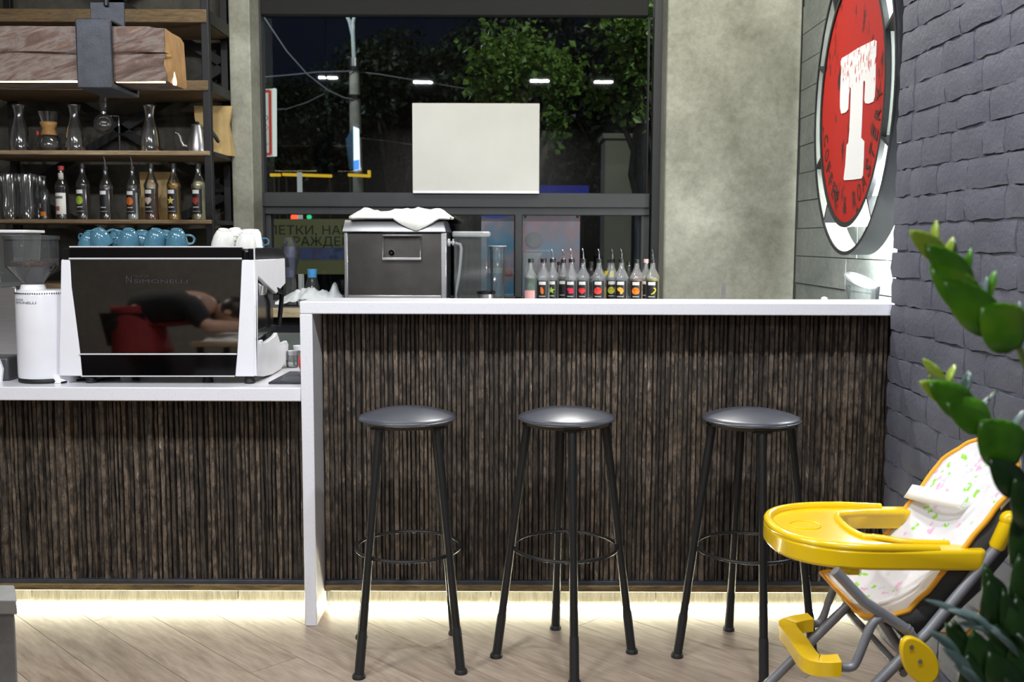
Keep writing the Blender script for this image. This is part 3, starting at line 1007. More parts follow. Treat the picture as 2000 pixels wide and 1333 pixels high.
def slatted_base(name, label, x0, x1, ztop, seed):
    o = thing(name, label, 'counter', ((x0 + x1) / 2, Y_PAN, 0))
    off = ORIGIN[o.name]
    zr = 0.115
    L = ztop - zr
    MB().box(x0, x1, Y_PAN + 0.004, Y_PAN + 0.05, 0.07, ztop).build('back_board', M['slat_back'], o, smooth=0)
    rr = random.Random(seed)
    lib = []
    for w, d in ((.022, .021), (.019, .018), (.016, .020), (.014, .013), (.012, .017), (.010, .009), (.016, .008)):
        for q in range(4):
            lib.append((w, slat_mesh(seed * 50 + len(lib), w, d, L)))
    x = x0 + .002
    up = True
    while True:
        w, me_ = rr.choice(lib[:20] if up else lib[12:])
        if x + w > x1: break
        s = bpy.data.objects.new('slat', me_)
        COL.objects.link(s)
        s.parent = o
        s.location = Vector((x + w / 2, Y_PAN + .004 + rr.uniform(-.003, .002), zr)) - off
        if rr.random() < .5:
            s.scale = (-1, 1, 1)
        x += w + rr.uniform(.0004, .0035)
        up = not up if rr.random() < .8 else up
    # rail under the slats: dark ledge and a board tinted with LED warmth
    MB().box(x0, x1, Y_PAN - 0.026, Y_PAN + 0.03, 0.100, 0.115).build('rail', M['iron'], o, bevel=0.002)
    MB().box(x0, x1, Y_PAN - 0.030, Y_PAN + 0.03, 0.076, 0.100).build('rail_board', M['rail_wood'], o, bevel=0.003)
    # plinth boards
    xx = x0
    while xx < x1 - .01:
        e = min(x1, xx + rr.uniform(.55, .8))
        MB().box(xx + .0015, e - .0015, Y_PAN + 0.012, Y_PAN + 0.03, 0.016, 0.078).build('plinth_board', M['plinth'], o, bevel=0.0015)
        xx = e
    led = MB().box(x0 + .02, x1 - .02, Y_PAN - 0.020, Y_PAN - 0.010, 0.073, 0.0785).build('led_strip', LED, o, smooth=0)
    MB().box(x0 + .01, x1 - .01, Y_PAN + 0.010, Y_PAN + 0.022, 0.003, 0.0145).build('led_strip', LED2, o, smooth=0)
    MB().box(x0, x1, Y_PAN + .05, Y_PAN + .06, 0, ztop).build('carcass', M['black_metal'], o, smooth=0)
    return o
slatted_base('bar_counter', 'tall dark slatted bar front under the white ledge with lit plinth', xl_leg1 + .001, X_SIDE - .03, Z_BAR - 0.048, 1)
slatted_base('service_counter', 'lower dark slatted counter front below the coffee machine worktop', -2.45, xl_leg0 - .001, Z_LOW - 0.05, 2)

# white quartz tops
Y_LB = atz(1100, 583.5, Z_BAR).y         # back of the ledge
o = thing('bar_ledge', 'white speckled quartz bar ledge with waterfall leg behind the three stools', 'countertop', (xl_leg0, Y_BAR, 0))
zt = at(1100, 615.5, Y_BAR).z
MB().box(xl_leg0, X_SIDE - .03, Y_BAR, Y_LB, zt, Z_BAR).build('top_slab', M['quartz'], o, bevel=0.004)
MB().box(xl_leg0, xl_leg1, Y_BAR + .0005, Y_LB, 0, zt).build('side_slab', M['quartz'], o, bevel=0.003)
zl = at(300, 784, Y_BAR + .01).z
o = thing('low_worktop', 'lower white quartz worktop carrying the coffee machine and the grinder', 'countertop', (-1.6, Y_BAR + .01, zl))
MB().box(-2.5, xl_leg0 - .001, Y_BAR + .01, 4.2, zl, Z_LOW).build('top_slab', M['quartz'], o, bevel=0.004)
MB().box(-2.5, xl_leg0 - .001, 4.12, 4.16, 0, zl).build('rear_panel', M['black_metal'], o)
Z_WK = 0.90
o = thing('work_counter', 'steel work counter hidden behind the white bar ledge', 'counter', (0.3, Y_LB + .3, 0))
MB().box(xl_leg0, X_SIDE - .01, max(Y_LB, Y_PAN + .06) + .004, 4.2, Z_WK - .04, Z_WK).build('top', M['steel'], o, bevel=.003)
MB().box(xl_leg0, X_SIDE - .01, max(Y_LB, Y_PAN + .06) + .008, 4.16, 0, Z_WK - .04).build('body', M['black_metal'], o)

# back counter under the window
xb0 = -1.47
o = thing('back_counter', 'back counter with pale wooden edge under the window', 'counter', (-.6, 4.95, 0))
MB().box(xb0, X_SIDE - .004, 4.95, Y_COL - .002, Z_BACK - .05, Z_BACK - .004).build('top', M['counter_wood'], o, bevel=.003)
MB().box(xb0, X_SIDE - .004, 4.955, Y_COL - .002, Z_BACK - .004, Z_BACK).build('surface', plain('grey laminate', (.16, .16, .15), .4), o)
MB().box(xc1 + .002, xr0 - .002, Y_COL - .002, Y_WIN - .03, Z_BACK - .05, Z_BACK).build('window_ledge', plain('grey laminate ledge', (.16, .16, .15), .4), o)
gcf = plain('grey green cabinet', (.15, .175, .155), .5)
for k in range(5):
    a = xb0 + .02 + k * .62
    MB().box(a, min(a + .60, X_SIDE - .02), 5.0, 5.03, .1, Z_BACK - .13).build('door', gcf, o, bevel=.004)
MB().box(xb0, X_SIDE - .004, 5.03, Y_COL - .002, 0, Z_BACK - .05).build('carcass', M['black_metal'], o)

# ------------------------------------------------------------------ shelf rack
XR = at(444, 300, Y_RR).x
XLft = at(36, 300, Y_RR).x - .02
o = rk = thing('shelf_rack', 'tall black metal rack with rough wooden shelves and cross braces', 'shelf', ((XR + XLft) / 2, (Y_RF + Y_RR) / 2, 0))
xu = at(408, 300, Y_RF).x
UP = .038
for xx, yy in ((xu, Y_RF), (XR, Y_RR), (XLft, Y_RR), (XLft - .02, Y_RF)):
    MB().box(xx - UP / 2, xx + UP / 2, yy - UP / 2, yy + UP / 2, 0, 2.95).build('upright', M['black_metal'], o, bevel=.003)
nodes_y = [-122, 125, 378, 575]
for i, (ya, yb) in enumerate(zip(nodes_y, nodes_y[1:])):
    for x0, x1 in ((XLft, XR), (XR, XLft)):
        za, zb = at(240, ya, Y_RR).z, at(240, yb, Y_RR).z
        MB().bar((x0, Y_RR + .014, za), (x1, Y_RR + .014, zb), .045, .006, (0, 1, 0)).build('brace', M['black_metal'], o)
SH = []
for y0, y1 in ((17, 43), (156, 176), (290, 303), (425, 437), (556, 565), (683, 694)):
    zt_, zb_ = at(200, y0 if y0 > 471 else y0 + 4, Y_RF - .03).z, at(200, y1, Y_RF - .03).z
    if y0 < 200:
        zt_ = at(200, y0, Y_RF - .03).z
    MB().box(XLft - .03, xu + .012, Y_RF - .03, Y_RR + .01, zb_, zt_).build('shelf_board', M['shelf_wood_dark' if y0 < 200 else 'shelf_wood'], o, bevel=.004)
    MB().box(xu + .013, xu + .022, Y_RF + UP / 2, Y_RR - UP / 2, zb_, zt_).build('bracket', M['black_metal'], o)
    SH.append(zt_)
Z_S2, Z_S3, Z_S4 = SH[1], SH[2], SH[3]
led2 = MB().box(XLft, xu - .03, Y_RF + .02, Y_RF + .03, SH[1] - .038, SH[1] - .034)

def glass_lathe(prof, n=20, th=.0022):
    """thin walled vessel from an outer profile"""
    m = MB()
    m.lathe(prof, n)
    return m

# ---- carafes on the third shelf
yo = 5.22
cp = [(.0, .0), (.036, .0), (.044, .012), (.046, .05), (.040, .10), (.026, .15), (.021, .175), (.024, .20), (.030, .222)]
k0 = .99 * (Z_S3 - at(148, 206, yo).z) / -.222
car = None
for px, lb in ((148, 'clear glass carafe standing between the wood-collared brewer and the siphon'), (40, 'clear glass carafe nearest the outer end of the third shelf'), (294, 'clear glass carafe on the third shelf between siphon and steel kettle')):
    c = at(px, 290, yo)
    if car is None:
        car = thing('carafe', lb, 'carafe', (0, 0, 0), 'glass carafes on the third shelf')
        MB().lathe(cp, 22, cap0=True).build('body', M['glass'], car)
        MB().lathe([(.030, .221), (.0325, .224), (.030, .227), (.0275, .224), (.030, .221)], 22).build('rim', M['glass'], car)
        MB().tube([(.043 * cos(a), .043 * sin(a), .010) for a in [2 * pi * q / 24 for q in range(24)]], .003, 6, True).build('base_ring', M['glass'], car)
        first = car
        o2 = car
        o2.location = (c.x, yo, Z_S3); o2.scale = (k0,) * 3
    else:
        dup(first, (c.x, yo, Z_S3), 0.4, lb, k0)

# ---- wood-collared brewer
c = at(97, 290, yo)
s_ = (at(97, 219, yo).z - Z_S3) / .24
o = thing('coffee_brewer', 'hourglass glass coffee brewer with blond wooden collar', 'brewer', (c.x, yo, Z_S3))
def sl(prof): return [(r * s_, Z_S3 + z * s_) for r, z in prof]
MB().lathe(sl([(0, 0), (.05, 0), (.066, .02), (.070, .05), (.058, .09), (.036, .125)]), 22, (c.x, yo, 0)).build('lower_bulb', M['glass'], o)
MB().lathe(sl([(.034, .125), (.03, .142), (.034, .16), (.046, .2), (.058, .24)]), 22, (c.x, yo, 0)).build('upper_cone', M['glass'], o)
MB().lathe(sl([(.046, .105), (.040, .125), (.033, .142), (.041, .16), (.047, .182)]), 22, (c.x, yo, 0)).build('wooden_collar', M['cork_wood'], o, solid=.004)
MB().lathe(sl([(0, .004), (.052, .004), (.064, .022), (.066, .034), (0, .034)]), 20, (c.x, yo, 0)).build('coffee', plain('weak coffee', (.07, .045, .03), .2), o)
MB().sphere((c.x - .052 * s_, yo - .03, Z_S3 + .115 * s_), (.008, .006, .014)).build('tie_bead', plain('red bead', (.45, .05, .03), .4), o)

# ---- siphon
xs_ = at(205, 290, yo).x
o = thing('siphon_brewer', 'glass siphon coffee brewer on a thin black stand', 'brewer', (at(228, 290, yo).x, yo, Z_S3))
zb_ = at(206, 242, yo).z
rb_ = .052
MB().sphere((xs_, yo, zb_), (rb_, rb_, rb_), 22, 12).build('bulb', M['glass'], o)
MB().lathe([(.010, at(0, 222, yo).z), (.018, at(0, 214, yo).z), (.024, at(0, 205, yo).z), (.024, at(0, 176, yo).z)], 20, (xs_, yo, 0)).build('upper_tube', M['glass'], o)
MB().tube([(xs_, yo, zb_ + rb_ - .008), (xs_, yo, at(0, 218, yo).z)], .016, 12).build('collar', M['chrome'], o)
MB().tube([(xs_, yo, at(0, 184, yo).z), (xs_, yo, at(0, 170, yo).z)], [.009, .02], 12).build('filter_plug', M['black_metal'], o)
xs2 = at(234, 290, yo).x
MB().tube([(xs_ + .016, yo, at(0, 225, yo).z), (xs2, yo, at(0, 226, yo).z), (xs2, yo, at(0, 246, yo).z)], .0045, 8).build('arm', M['chrome'], o)
MB().tube([(xs2, yo, at(0, 246, yo).z), (xs2, yo, Z_S3 + .01)], .007, 8).build('post', M['black_metal'], o)
MB().lathe([(0, 0), (.045, 0), (.045, .006), (.02, .011), (0, .012)], 20, (at(228, 0, yo).x, yo, Z_S3)).build('base', M['chrome'], o)
MB().tube([(at(240, 250, yo).x, yo - .01, at(0, 262, yo).z), (xs2, yo, at(0, 262, yo).z)], .006, 8).build('handle', M['black_metal'], o)

# ---- gooseneck kettle
kx = at(386, 290, yo).x
o = thing('gooseneck_kettle', 'polished steel gooseneck kettle with black lid knob and handle', 'kettle', (kx, yo, Z_S3))
hk = at(386, 246, yo).z - Z_S3
MB().lathe([(0, 0), (.050, 0), (.052, .008), (.047, hk * .4), (.036, hk * .8), (.028, hk), (0, hk)], 26, (kx, yo, Z_S3)).build('body', M['steel'], o)
MB().lathe([(.028, hk), (.029, hk + .004), (.014, hk + .011), (0, hk + .012)], 20, (kx, yo, Z_S3)).build('lid', M['steel'], o)
MB().sphere((kx, yo, Z_S3 + hk + .014), (.012, .012, .008)).build('lid_knob', M['black_metal'], o)
sp = [(367, 286), (358, 284), (354, 275), (352, 267), (348, 261), (343, 259)]
MB().tube([at(x, y, yo) for x, y in sp], [.008, .007, .006, .0055, .005, .0045], 10).build('spout', M['steel'], o)
hd = [(396, 250), (404, 249), (412, 254), (417, 262), (422, 270), (426, 277), (425, 279)]
MB().tube([at(x, y, yo) for x, y in hd], [.004, .005, .007, .009, .010, .009, .006], 10).build('handle', M['black_metal'], o)

# ---- kraft bags
def kraft_bag(label, px0, px1, py0, py1, Y, zb, d=.07):
    a, b = at(px0, py0, Y), at(px1, py1, Y)
    w, h = b.x - a.x, a.z - zb
    cx = (a.x + b.x) / 2
    o = thing('kraft_bag', label, 'bag', (cx, Y, zb), 'kraft paper coffee bags on the rack')
    rr = random.Random(px0)
    def loop(t):
        ww = w / 2 * (1 - .10 * sin(pi * t) - .22 * max(0, t - .45) * max(0, .75 - t) * 14)
        dd = d / 2 * (1 - t) ** .6 + .002
        pts = []
        for sx, sy in ((-1, -1), (-.33, -1.08), (.33, -1.08), (1, -1), (1.0, 0), (1, 1), (-.33, 1.08), (.33, 1.08), (-1, 1), (-1, 0)):
            pts.append(Vector((cx + ww * sx + rr.uniform(-.003, .003), Y + dd * sy + rr.uniform(-.004, .004), zb + h * t)))
        pts[6], pts[7] = pts[7], pts[6]
        return pts
    L = [loop(t) for t in (0, .15, .3, .45, .55, .65, .78, .9, 1)]
    m = MB().grid(lambda u, v: L[round(v * 8)][round(u * 10) % 10], 10, 8, True)
    m.add(L[0], [tuple(range(10))]); m.add(L[-1], [tuple(range(10))])
    m.build('body', M['kraft'], o, smooth=25)
    fold = at(0, py0 + (py1 - py0) * .18, Y).z
    MB().box(cx - w / 2 * .96, cx + w / 2 * .96, Y - .012, Y - .006, fold - .004, fold).build('fold_seam', M['kraft'], o)
    return o
kraft_bag('brown kraft paper bag folded behind the steel kettle', 379, 455, 207, 300, 5.34, Z_S3)
kraft_bag('brown kraft paper bag standing behind the amber syrup bottles', 272, 340, 336, 425, 5.36, Z_S4)

# ---- tall glasses
gl = [(0, .004), (.026, .004), (.028, 0), (.030, .004), (.031, .05), (.027, .09), (.034, .155)]
g0 = None
zt_g = at(20, 341, 5.2).z - Z_S4
for px, yy, lb in ((20, 5.15, 'tall clear drinking glass at the outer end of the fourth shelf'), (54, 5.15, 'tall clear drinking glass second from the outer end in the front row'), (36, 5.28, 'tall clear drinking glass in the back row between two front glasses'), (74, 5.28, 'tall clear drinking glass in the back row beside the orange label bottle'), (4, 5.28, 'tall clear drinking glass cut by the picture edge on the fourth shelf')):
    c = at(px, 425, yy)
    if g0 is None:
        g0 = thing('drinking_glass', lb, 'glass', (c.x, yy, Z_S4), 'tall glasses on the fourth shelf')
        sc = zt_g / .155
        MB().lathe([(r * sc, Z_S4 + z * sc) for r, z in gl], 20, (c.x, yy, 0)).build('wall', M['glass'], g0)
        MB().lathe([(0, Z_S4), (.027 * sc, Z_S4), (.027 * sc, Z_S4 + .012), (0, Z_S4 + .012)], 20, (c.x, yy, 0)).build('foot', M['glass'], g0)
    else:
        dup(g0, (c.x, yy, Z_S4), 0, lb)

# ------------------------------------------------------------------ syrup bottles
_cm = {}
def colm(c, rough=.4, emi=0):
    key = (tuple(round(x, 3) for x in c), rough)
    if key not in _cm:
        _cm[key] = plain('print %d' % len(_cm), c, rough, var=.03)
    return _cm[key]
_liq = {}
def liquid(c):
    if c not in _liq:
        t = NT('syrup %d' % len(_liq))
        t.set(c, .15)
        t.b.inputs['Transmission Weight'].default_value = 0.0
        _liq[c] = t.m
    return _liq[c]
PROF = [(0, 0), (.034, 0), (.037, .004), (.037, .026), (.0345, .032), (.0345, .168), (.037, .176), (.037, .190), (.031, .205), (.018, .235), (.0135, .250), (.0125, .282), (.0145, .284), (.0145, .292), (.0125, .293)]
FRUIT = {}
def bottle(px, Y, zb, top_px, label, fill=(.02, .012, .01), level=.5, lab='black', fruit=(.8, .2, .05), shape='round', cap='black', pourer=False, glass='glass', group='', rz=-.25, wscale=1.0):
    Hh = at(px, top_px, Y).z - zb
    s = Hh / .30
    x = at(px, 450, Y).x
    o = thing('syrup_bottle', label, 'bottle', (x, Y, zb), group)
    P = lambda pr: [(r * s * wscale, z * s) for r, z in pr]
    loc = Vector((x, Y, zb))
    MB().lathe(P(PROF), 18, loc).build('glass_body', M[glass], o)
    if level > .02:
        zl_ = .19 * level / .62 if level < .62 else .19 + (level - .62) * .2
        pr = [(0, .003)] + [(r * .93, max(z, .003)) for r, z in PROF[1:8] if z < zl_] + [(.0325 if zl_ < .19 else .024, zl_), (0, zl_)]
        MB().lathe(P(pr), 16, loc).build('syrup', liquid(fill), o)
    # wrap-around label patch
    def patch(z0, z1, a0, a1, r, name, m, par):
        mb = MB().grid(lambda u, v: loc + Vector((r * s * wscale * sin(a0 + (a1 - a0) * u + rz), -r * s * wscale * cos(a0 + (a1 - a0) * u + rz), (z0 + (z1 - z0) * v) * s)), 8, 1)
        return mb.build(name, m, par, smooth=60)
    if lab == 'black':
        l = patch(.034, .166, -1.0, 1.0, .0352, 'label', colm((.012, .011, .012)), o)
        patch(.140, .160, -.55, .55, .0356, 'maker_band', colm((.72, .72, .70)), l)
        patch(.066, .071, -.5, .5, .0356, 'small_print', colm((.55, .55, .53)), l)
        patch(.045, .048, -.7, .7, .0356, 'small_print', colm((.35, .35, .34)), l)
        if fruit:
            mb = MB()
            rr_ = .0385 * s * wscale
            outl = {'round': [(sin(q * pi / 7), cos(q * pi / 7)) for q in range(14)],
                    'star': [((1 if q % 2 == 0 else .45) * sin(q * pi / 5), (1 if q % 2 == 0 else .45) * cos(q * pi / 5)) for q in range(10)],
                    'moon': [(.9 * sin(a), .9 * cos(a)) for a in [.4 + q * .42 for q in range(8)]] + [(.35 + .75 * sin(a), .3 + .75 * cos(a)) for a in [3.2 - q * .42 for q in range(7)]],
                    'heart': [(0, -1), (.75, -.35), (.95, .3), (.5, .8), (0, .6), (-.5, .8), (-.95, .3), (-.75, -.35)],
                    'mango': [(-.8, .7), (-.2, 1), (.6, .7), (.9, 0), (.5, -.8), (.05, -1), (-.1, -.3), (-.7, .1)],
                    'pod': [(-.4, 1), (.1, .9), (.45, .2), (.4, -.8), (0, -1), (-.35, -.4)]}
            def mk(ou, k, cx=0, cz=0):
                n = len(ou)
                rr_ = (.0385 if shape == 'moon' else .0376) * s * wscale
                vs = [loc + Vector((rr_ * sin((cx + q[0] * k) / 1.0 * .62 + rz), -rr_ * cos((cx + q[0] * k) * .62 + rz), (.104 + (cz + q[1] * k) * .024) * s)) for q in ou]
                if shape == 'moon':
                    mb.add(vs, [tuple(range(n))])
                else:
                    a_ = cx * k if False else cx * .62 + rz
                    vs.append(loc + Vector((rr_ * sin(a_), -rr_ * cos(a_), (.104 + cz * .024) * s)))
                    mb.add(vs, [(q, (q + 1) % n, n) for q in range(n)])
            if shape == 'berries':
                for cx, cz in ((-.35, .35), (.35, .3), (0, -.35), (.45, -.3)):
                    mk(outl['round'], .42, cx, cz)
            else:
                mk(outl[shape], .95)
            mb.build('fruit_picture', colm(fruit), l, smooth=0)
    elif lab == 'white':
        l = patch(.03, .150, -1.2, 1.2, .0352, 'label', colm((.72, .71, .67)), o)
        patch(.118, .132, -.7, .7, .0356, 'maker_print', colm((.12, .11, .11)), l)
        patch(.05, .075, -.7, .2, .0356, 'cherry_print', colm((.35, .12, .08)), l)
        patch(.226, .262, -1.3, 1.3, .0175, 'neck_label', colm((.7, .62, .55)), o)
    elif lab == 'pink':
        patch(.0, .105, -.95, .95, .0375, 'label', colm((.80, .42, .40)), o)
    elif lab == 'orange':
        l = patch(.02, .12, -1.0, 1.0, .0352, 'label', colm((.03, .022, .02)), o)
        patch(.085, .115, -.9, -.2, .0356, 'pale_print', colm((.5, .48, .46)), l)
        patch(.025, .058, -.5, .8, .0356, 'orange_print', colm((.62, .20, .03)), l)
    elif lab == 'yellow':
        patch(.02, .12, -1.0, 1.0, .0355, 'label', colm((.68, .45, .02)), o)
        patch(.19, .225, -1.2, 1.2, .034, 'neck_label', colm((.80, .66, .02)), o)
    cc = {'black': (.012, .012, .012), 'red': (.45, .05, .04), 'pink': (.7, .45, .45)}[cap]
    MB().lathe(P([(0, .278), (.0165, .278), (.0165, .300), (.014, .302), (0, .302)]), 14, loc).build('cap', colm(cc), o)
    if pourer:
        base = loc + Vector((0, 0, .30 * s))
        MB().tube([base, base + Vector((0, 0, .02 * s)), base + Vector((-.002, -.004, .04 * s)), base + Vector((-.008 * s, -.006, .062 * s))], [.005 * s, .0045 * s, .004 * s, .0035 * s], 8).build('pourer', M['chrome'], o)
    return o
YS_ = 5.12
GS = 'syrup bottles on the fourth shelf'
bottle(90, YS_ + .05, Z_S4, 347, 'clear bottle with small orange label at the glasses end of the shelf', (.05, .03, .02), .12, 'orange', group=GS)
bottle(124, YS_, Z_S4, 325, 'dark syrup bottle with white label and red cap', (.02, .01, .01), .62, 'white', cap='red', group=GS)
bottle(165, YS_, Z_S4, 320, 'dark syrup bottle with green lime picture on its label', (.015, .012, .01), .62, fruit=(.28, .42, .03), group=GS)
bottle(210, YS_, Z_S4, 324, 'dark syrup bottle with plain black label and steel pourer', (.012, .01, .01), .55, fruit=None, pourer=True, group=GS)
bottle(262, YS_, Z_S4, 325, 'clear syrup bottle with orange nut picture and steel pourer on the shelf', (.5, .5, .5), .5, fruit=(.55, .13, .02), pourer=True, group=GS)
bottle(298, YS_, Z_S4, 320, 'syrup bottle with pale nut picture and brown syrup', (.16, .045, .008), .46, fruit=(.55, .45, .35), shape='heart', group=GS)
bottle(342, YS_, Z_S4, 320, 'amber syrup bottle with yellow vanilla flower picture', (.55, .30, .03), .66, fruit=(.75, .60, .15), shape='star', group=GS)
bottle(390, YS_, Z_S4, 320, 'pale yellow syrup bottle with red fruit picture next to the rack upright', (.50, .46, .25), .70, fruit=(.30, .04, .03), shape='heart', group=GS)
GW = 'syrup bottles on the back counter under the window'
YF_, YR2 = 5.06, 5.20
def wb(px, tp, Y, *a, **k):
    k.setdefault('glass', 'glass_bottle')
    bottle(px, Y, Z_BACK, tp, *a, group=GW, **k)
wb(1037, 506, YF_, 'bottle with green neck syrup and blank pink label, first in the window row', (.02, .16, .03), .60, 'pink', wscale=1.06)
wb(1062, 506, YF_, 'clear bottle with orange picture label beside the pink labelled one', (.3, .32, .3), .3, fruit=(.75, .16, .02), shape='pod', wscale=1.15)
wb(1080, 506, YF_ + .05, 'clear bottle with lime green picture and steel pourer', (.3, .32, .3), .3, fruit=(.35, .55, .05), pourer=True, shape='star', wscale=1.15)
wb(1101, 507, YR2, 'slim dark syrup bottle with steel pourer behind the lime one', (.03, .008, .015), .62, fruit=None, pourer=True)
wb(1117, 506, YF_, 'clear bottle with raspberry picture and steel pourer', (.10, .01, .02), .35, fruit=(.72, .03, .09), shape='berries', pourer=True, wscale=1.12)
wb(1140, 506, YF_, 'clear bottle with red strawberry heart picture and steel pourer', (.35, .3, .3), .2, fruit=(.72, .04, .05), shape='heart', pourer=True, wscale=1.1)
wb(1171, 506, YF_, 'bottle with red round fruit picture and dark red syrup', (.06, .008, .006), .52, fruit=(.75, .06, .04), pourer=True, wscale=1.15)
wb(1192, 507, YR2, 'yellow labelled bottle standing behind the passion fruit one', (.60, .22, .02), .6, 'yellow', pourer=False)
wb(1197, 506, YF_ + .06, 'clear bottle with yellow green oval picture and pourer', (.25, .2, .08), .3, fruit=(.52, .50, .06), pourer=True, wscale=1.08)
wb(1215, 506, YF_, 'clear bottle with orange mango picture and steel pourer', (.4, .38, .3), .22, fruit=(.85, .42, .05), shape='mango', pourer=True, wscale=1.15)
wb(1245, 507, YF_, 'orange syrup bottle with orange slice picture', (.75, .25, .01), .58, fruit=(.80, .20, .01), wscale=1.15)
wb(1263, 507, YR2, 'bottle with pink cap and lime syrup behind the banana one', (.42, .55, .05), .5, 'black', fruit=None, cap='pink')
wb(1276, 507, YF_, 'yellow syrup bottle with banana picture nearest the wide column', (.72, .55, .01), .60, fruit=(.85, .75, .02), shape='moon', pourer=True, wscale=1.2)
GX = 'clear spare bottles in the back row under the window'
for px, lb in ((1156, 'small clear empty bottle between the strawberry and red fruit bottles'), (1229, 'small clear empty bottle between the mango and orange bottles'), (1093, 'small clear empty bottle behind the lime and raspberry bottles')):
    bottle(px, 5.30, Z_BACK, 512, lb, level=0, lab='none', group=GX)

# ------------------------------------------------------------------ ice machine with towel
YI = 4.98
xa, xb = at(672, 500, YI).x, at(872, 500, YI).x
ztop_i, zmid, ztop_l = at(770, 455, YI).z, at(770, 453, YI).z, at(770, 430, YI).z
o = thing('steel_ice_bin', 'dull steel ice bin with hinged handle on the back counter', 'ice bin', ((xa + xb) / 2, YI + .2, Z_BACK))
MB().box(xa, xb, YI + .012, YI + .34, Z_BACK, ztop_i).build('body', M['steel_dark'], o, bevel=.004)
xp0, xp1 = at(679, 500, YI).x, at(861, 500, YI).x
MB().box(xa, xp0, YI, YI + .02, Z_BACK, ztop_i).build('edge_post', M['steel'], o, bevel=.003)
MB().box(xp1, xb, YI, YI + .02, Z_BACK, ztop_i).build('edge_post', M['steel'], o, bevel=.003)
MB().box(xp0, xp1, YI + .004, YI + .02, Z_BACK, Z_BACK + .06).build('base_sheen', M['steel'], o, bevel=.003)  # brighter strip added to imitate the reflection along the bottom
l0, l1 = at(668, 454, YI - .012), at(871, 451, YI - .012)
xt0, xt1 = at(672, 430, YI).x, at(866, 430, YI).x
m = MB()
m.add([(l0.x, YI - .012, zmid - .003), (l1.x, YI - .012, zmid - .003), (l1.x + .005, YI + .35, zmid - .003), (l0.x, YI + .35, zmid - .003),
       (l0.x, YI - .012, zmid + .006), (l1.x, YI - .012, zmid + .006), (l1.x + .005, YI + .35, zmid + .006), (l0.x, YI + .35, zmid + .006),
       (xt0, YI + .012, ztop_l), (xt1, YI + .012, ztop_l), (xt1, YI + .34, ztop_l), (xt0, YI + .34, ztop_l)],
      [(0, 3, 2, 1), (0, 1, 5, 4), (1, 2, 6, 5), (2, 3, 7, 6), (3, 0, 4, 7), (4, 5, 9, 8), (5, 6, 10, 9), (6, 7, 11, 10), (7, 4, 8, 11), (8, 9, 10, 11)])
m.build('lid', M['steel_mid'], o, bevel=.003)
h0, h1, h2, h3 = at(748, 462, YI - .02), at(821, 462, YI - .02), at(821, 506, YI - .02), at(748, 506, YI - .02)
hd = MB().tube([h0, h1, h2, h3], .006, 8, True).build('drop_handle', M['chrome'], o)
MB().bar(h0 + Vector((-.004, .008, .002)), h1 + Vector((.004, .008, .002)), .012, .012).build('hinge', M['steel'], hd, bevel=.002)
MB().bar(h3 + Vector((-.004, .0, .0)), h2 + Vector((.004, 0, 0)), .013, .013).build('grip', M['steel'], hd, bevel=.002)
c = at(765, 494, YI + .012)
lk = MB().lathe([(0, 0), (.012, 0), (.014, .004), (.014, .012)], 18, c, Matrix.Rotation(R(90), 3, 'X')).build('lock', M['steel'], o)
MB().lathe([(0, 0), (.006, .0), (.006, .016)], 12, c + Vector((0, -.016, 0)), Matrix.Rotation(R(-90), 3, 'X')).build('keyway', M['black_metal'], lk)
# white drain pipe
yq = YI + .14
z_ = at(0, 474, yq).z
pts = [(xb - .005, yq, z_)] + [tuple(at(x, y, yq)) for x, y in ((880, 474), (892, 476), (899, 478), (901, 486), (899, 515), (895, 548), (889, 578), (893, 592))]
MB().tube(pts, .008, 10).build('hose', M['white_plastic'], o)
for xx in (872, 877, 886):
    c = at(xx, 474, yq)
    MB().lathe([(0, -.006), (.020, -.006), (.020, .006), (0, .006)], 8, c, Matrix.Rotation(R(90), 3, 'Y')).build('hose_nut', M['white_plastic'], o, bevel=.002)

# towel on the lid
rr = random.Random(4)
tp = [(690, 412), (684, 424), (692, 428), (720, 428), (742, 430), (760, 434), (782, 442), (812, 447), (826, 442), (834, 431), (862, 431), (882, 428), (876, 417), (858, 409), (842, 411), (836, 407), (780, 408), (740, 409), (712, 407)]
zt2 = ztop_l
xm0, xm1 = at(686, 420, YI + .05).x, at(880, 420, YI + .05).x
def towel(u, v):
    x = xm0 + (xm1 - xm0) * u
    y = YI - .018 + .30 * v
    hgt_ = .026 + .016 * noise.noise(Vector((u * 7, v * 4, 1.3))) + .010 * noise.noise(Vector((u * 17, v * 9, 5))) + .006 * sin(u * 9 + v * 4)
    e = min(1, 8 * min(u, 1 - u) + .25)
    z = zt2 + .006 + max(0, hgt_) * e + .018 * (1 - v) * e
    if v < .02:
        # front hem slipping over the lid edge
        drop = max(0, 1 - abs(u - .66) / .22) ** .7
        z = zt2 + .008 - .062 * drop
        y -= .004
    elif v < .15:
        z = zt2 + .012 + .014 * e
    return Vector((x + .006 * noise.noise(Vector((v * 6, u * 4, 3))), y, z))
single(MB().grid(towel, 30, 14), 'folded_towel', plain('bright towel', (.84, .83, .80), .9, var=.01, bump=.3), 'crumpled white towel lying on top of the steel ice bin', 'towel', loc=((xm0 + xm1) / 2, YI + .1, zt2), solid=.012, smooth=80)

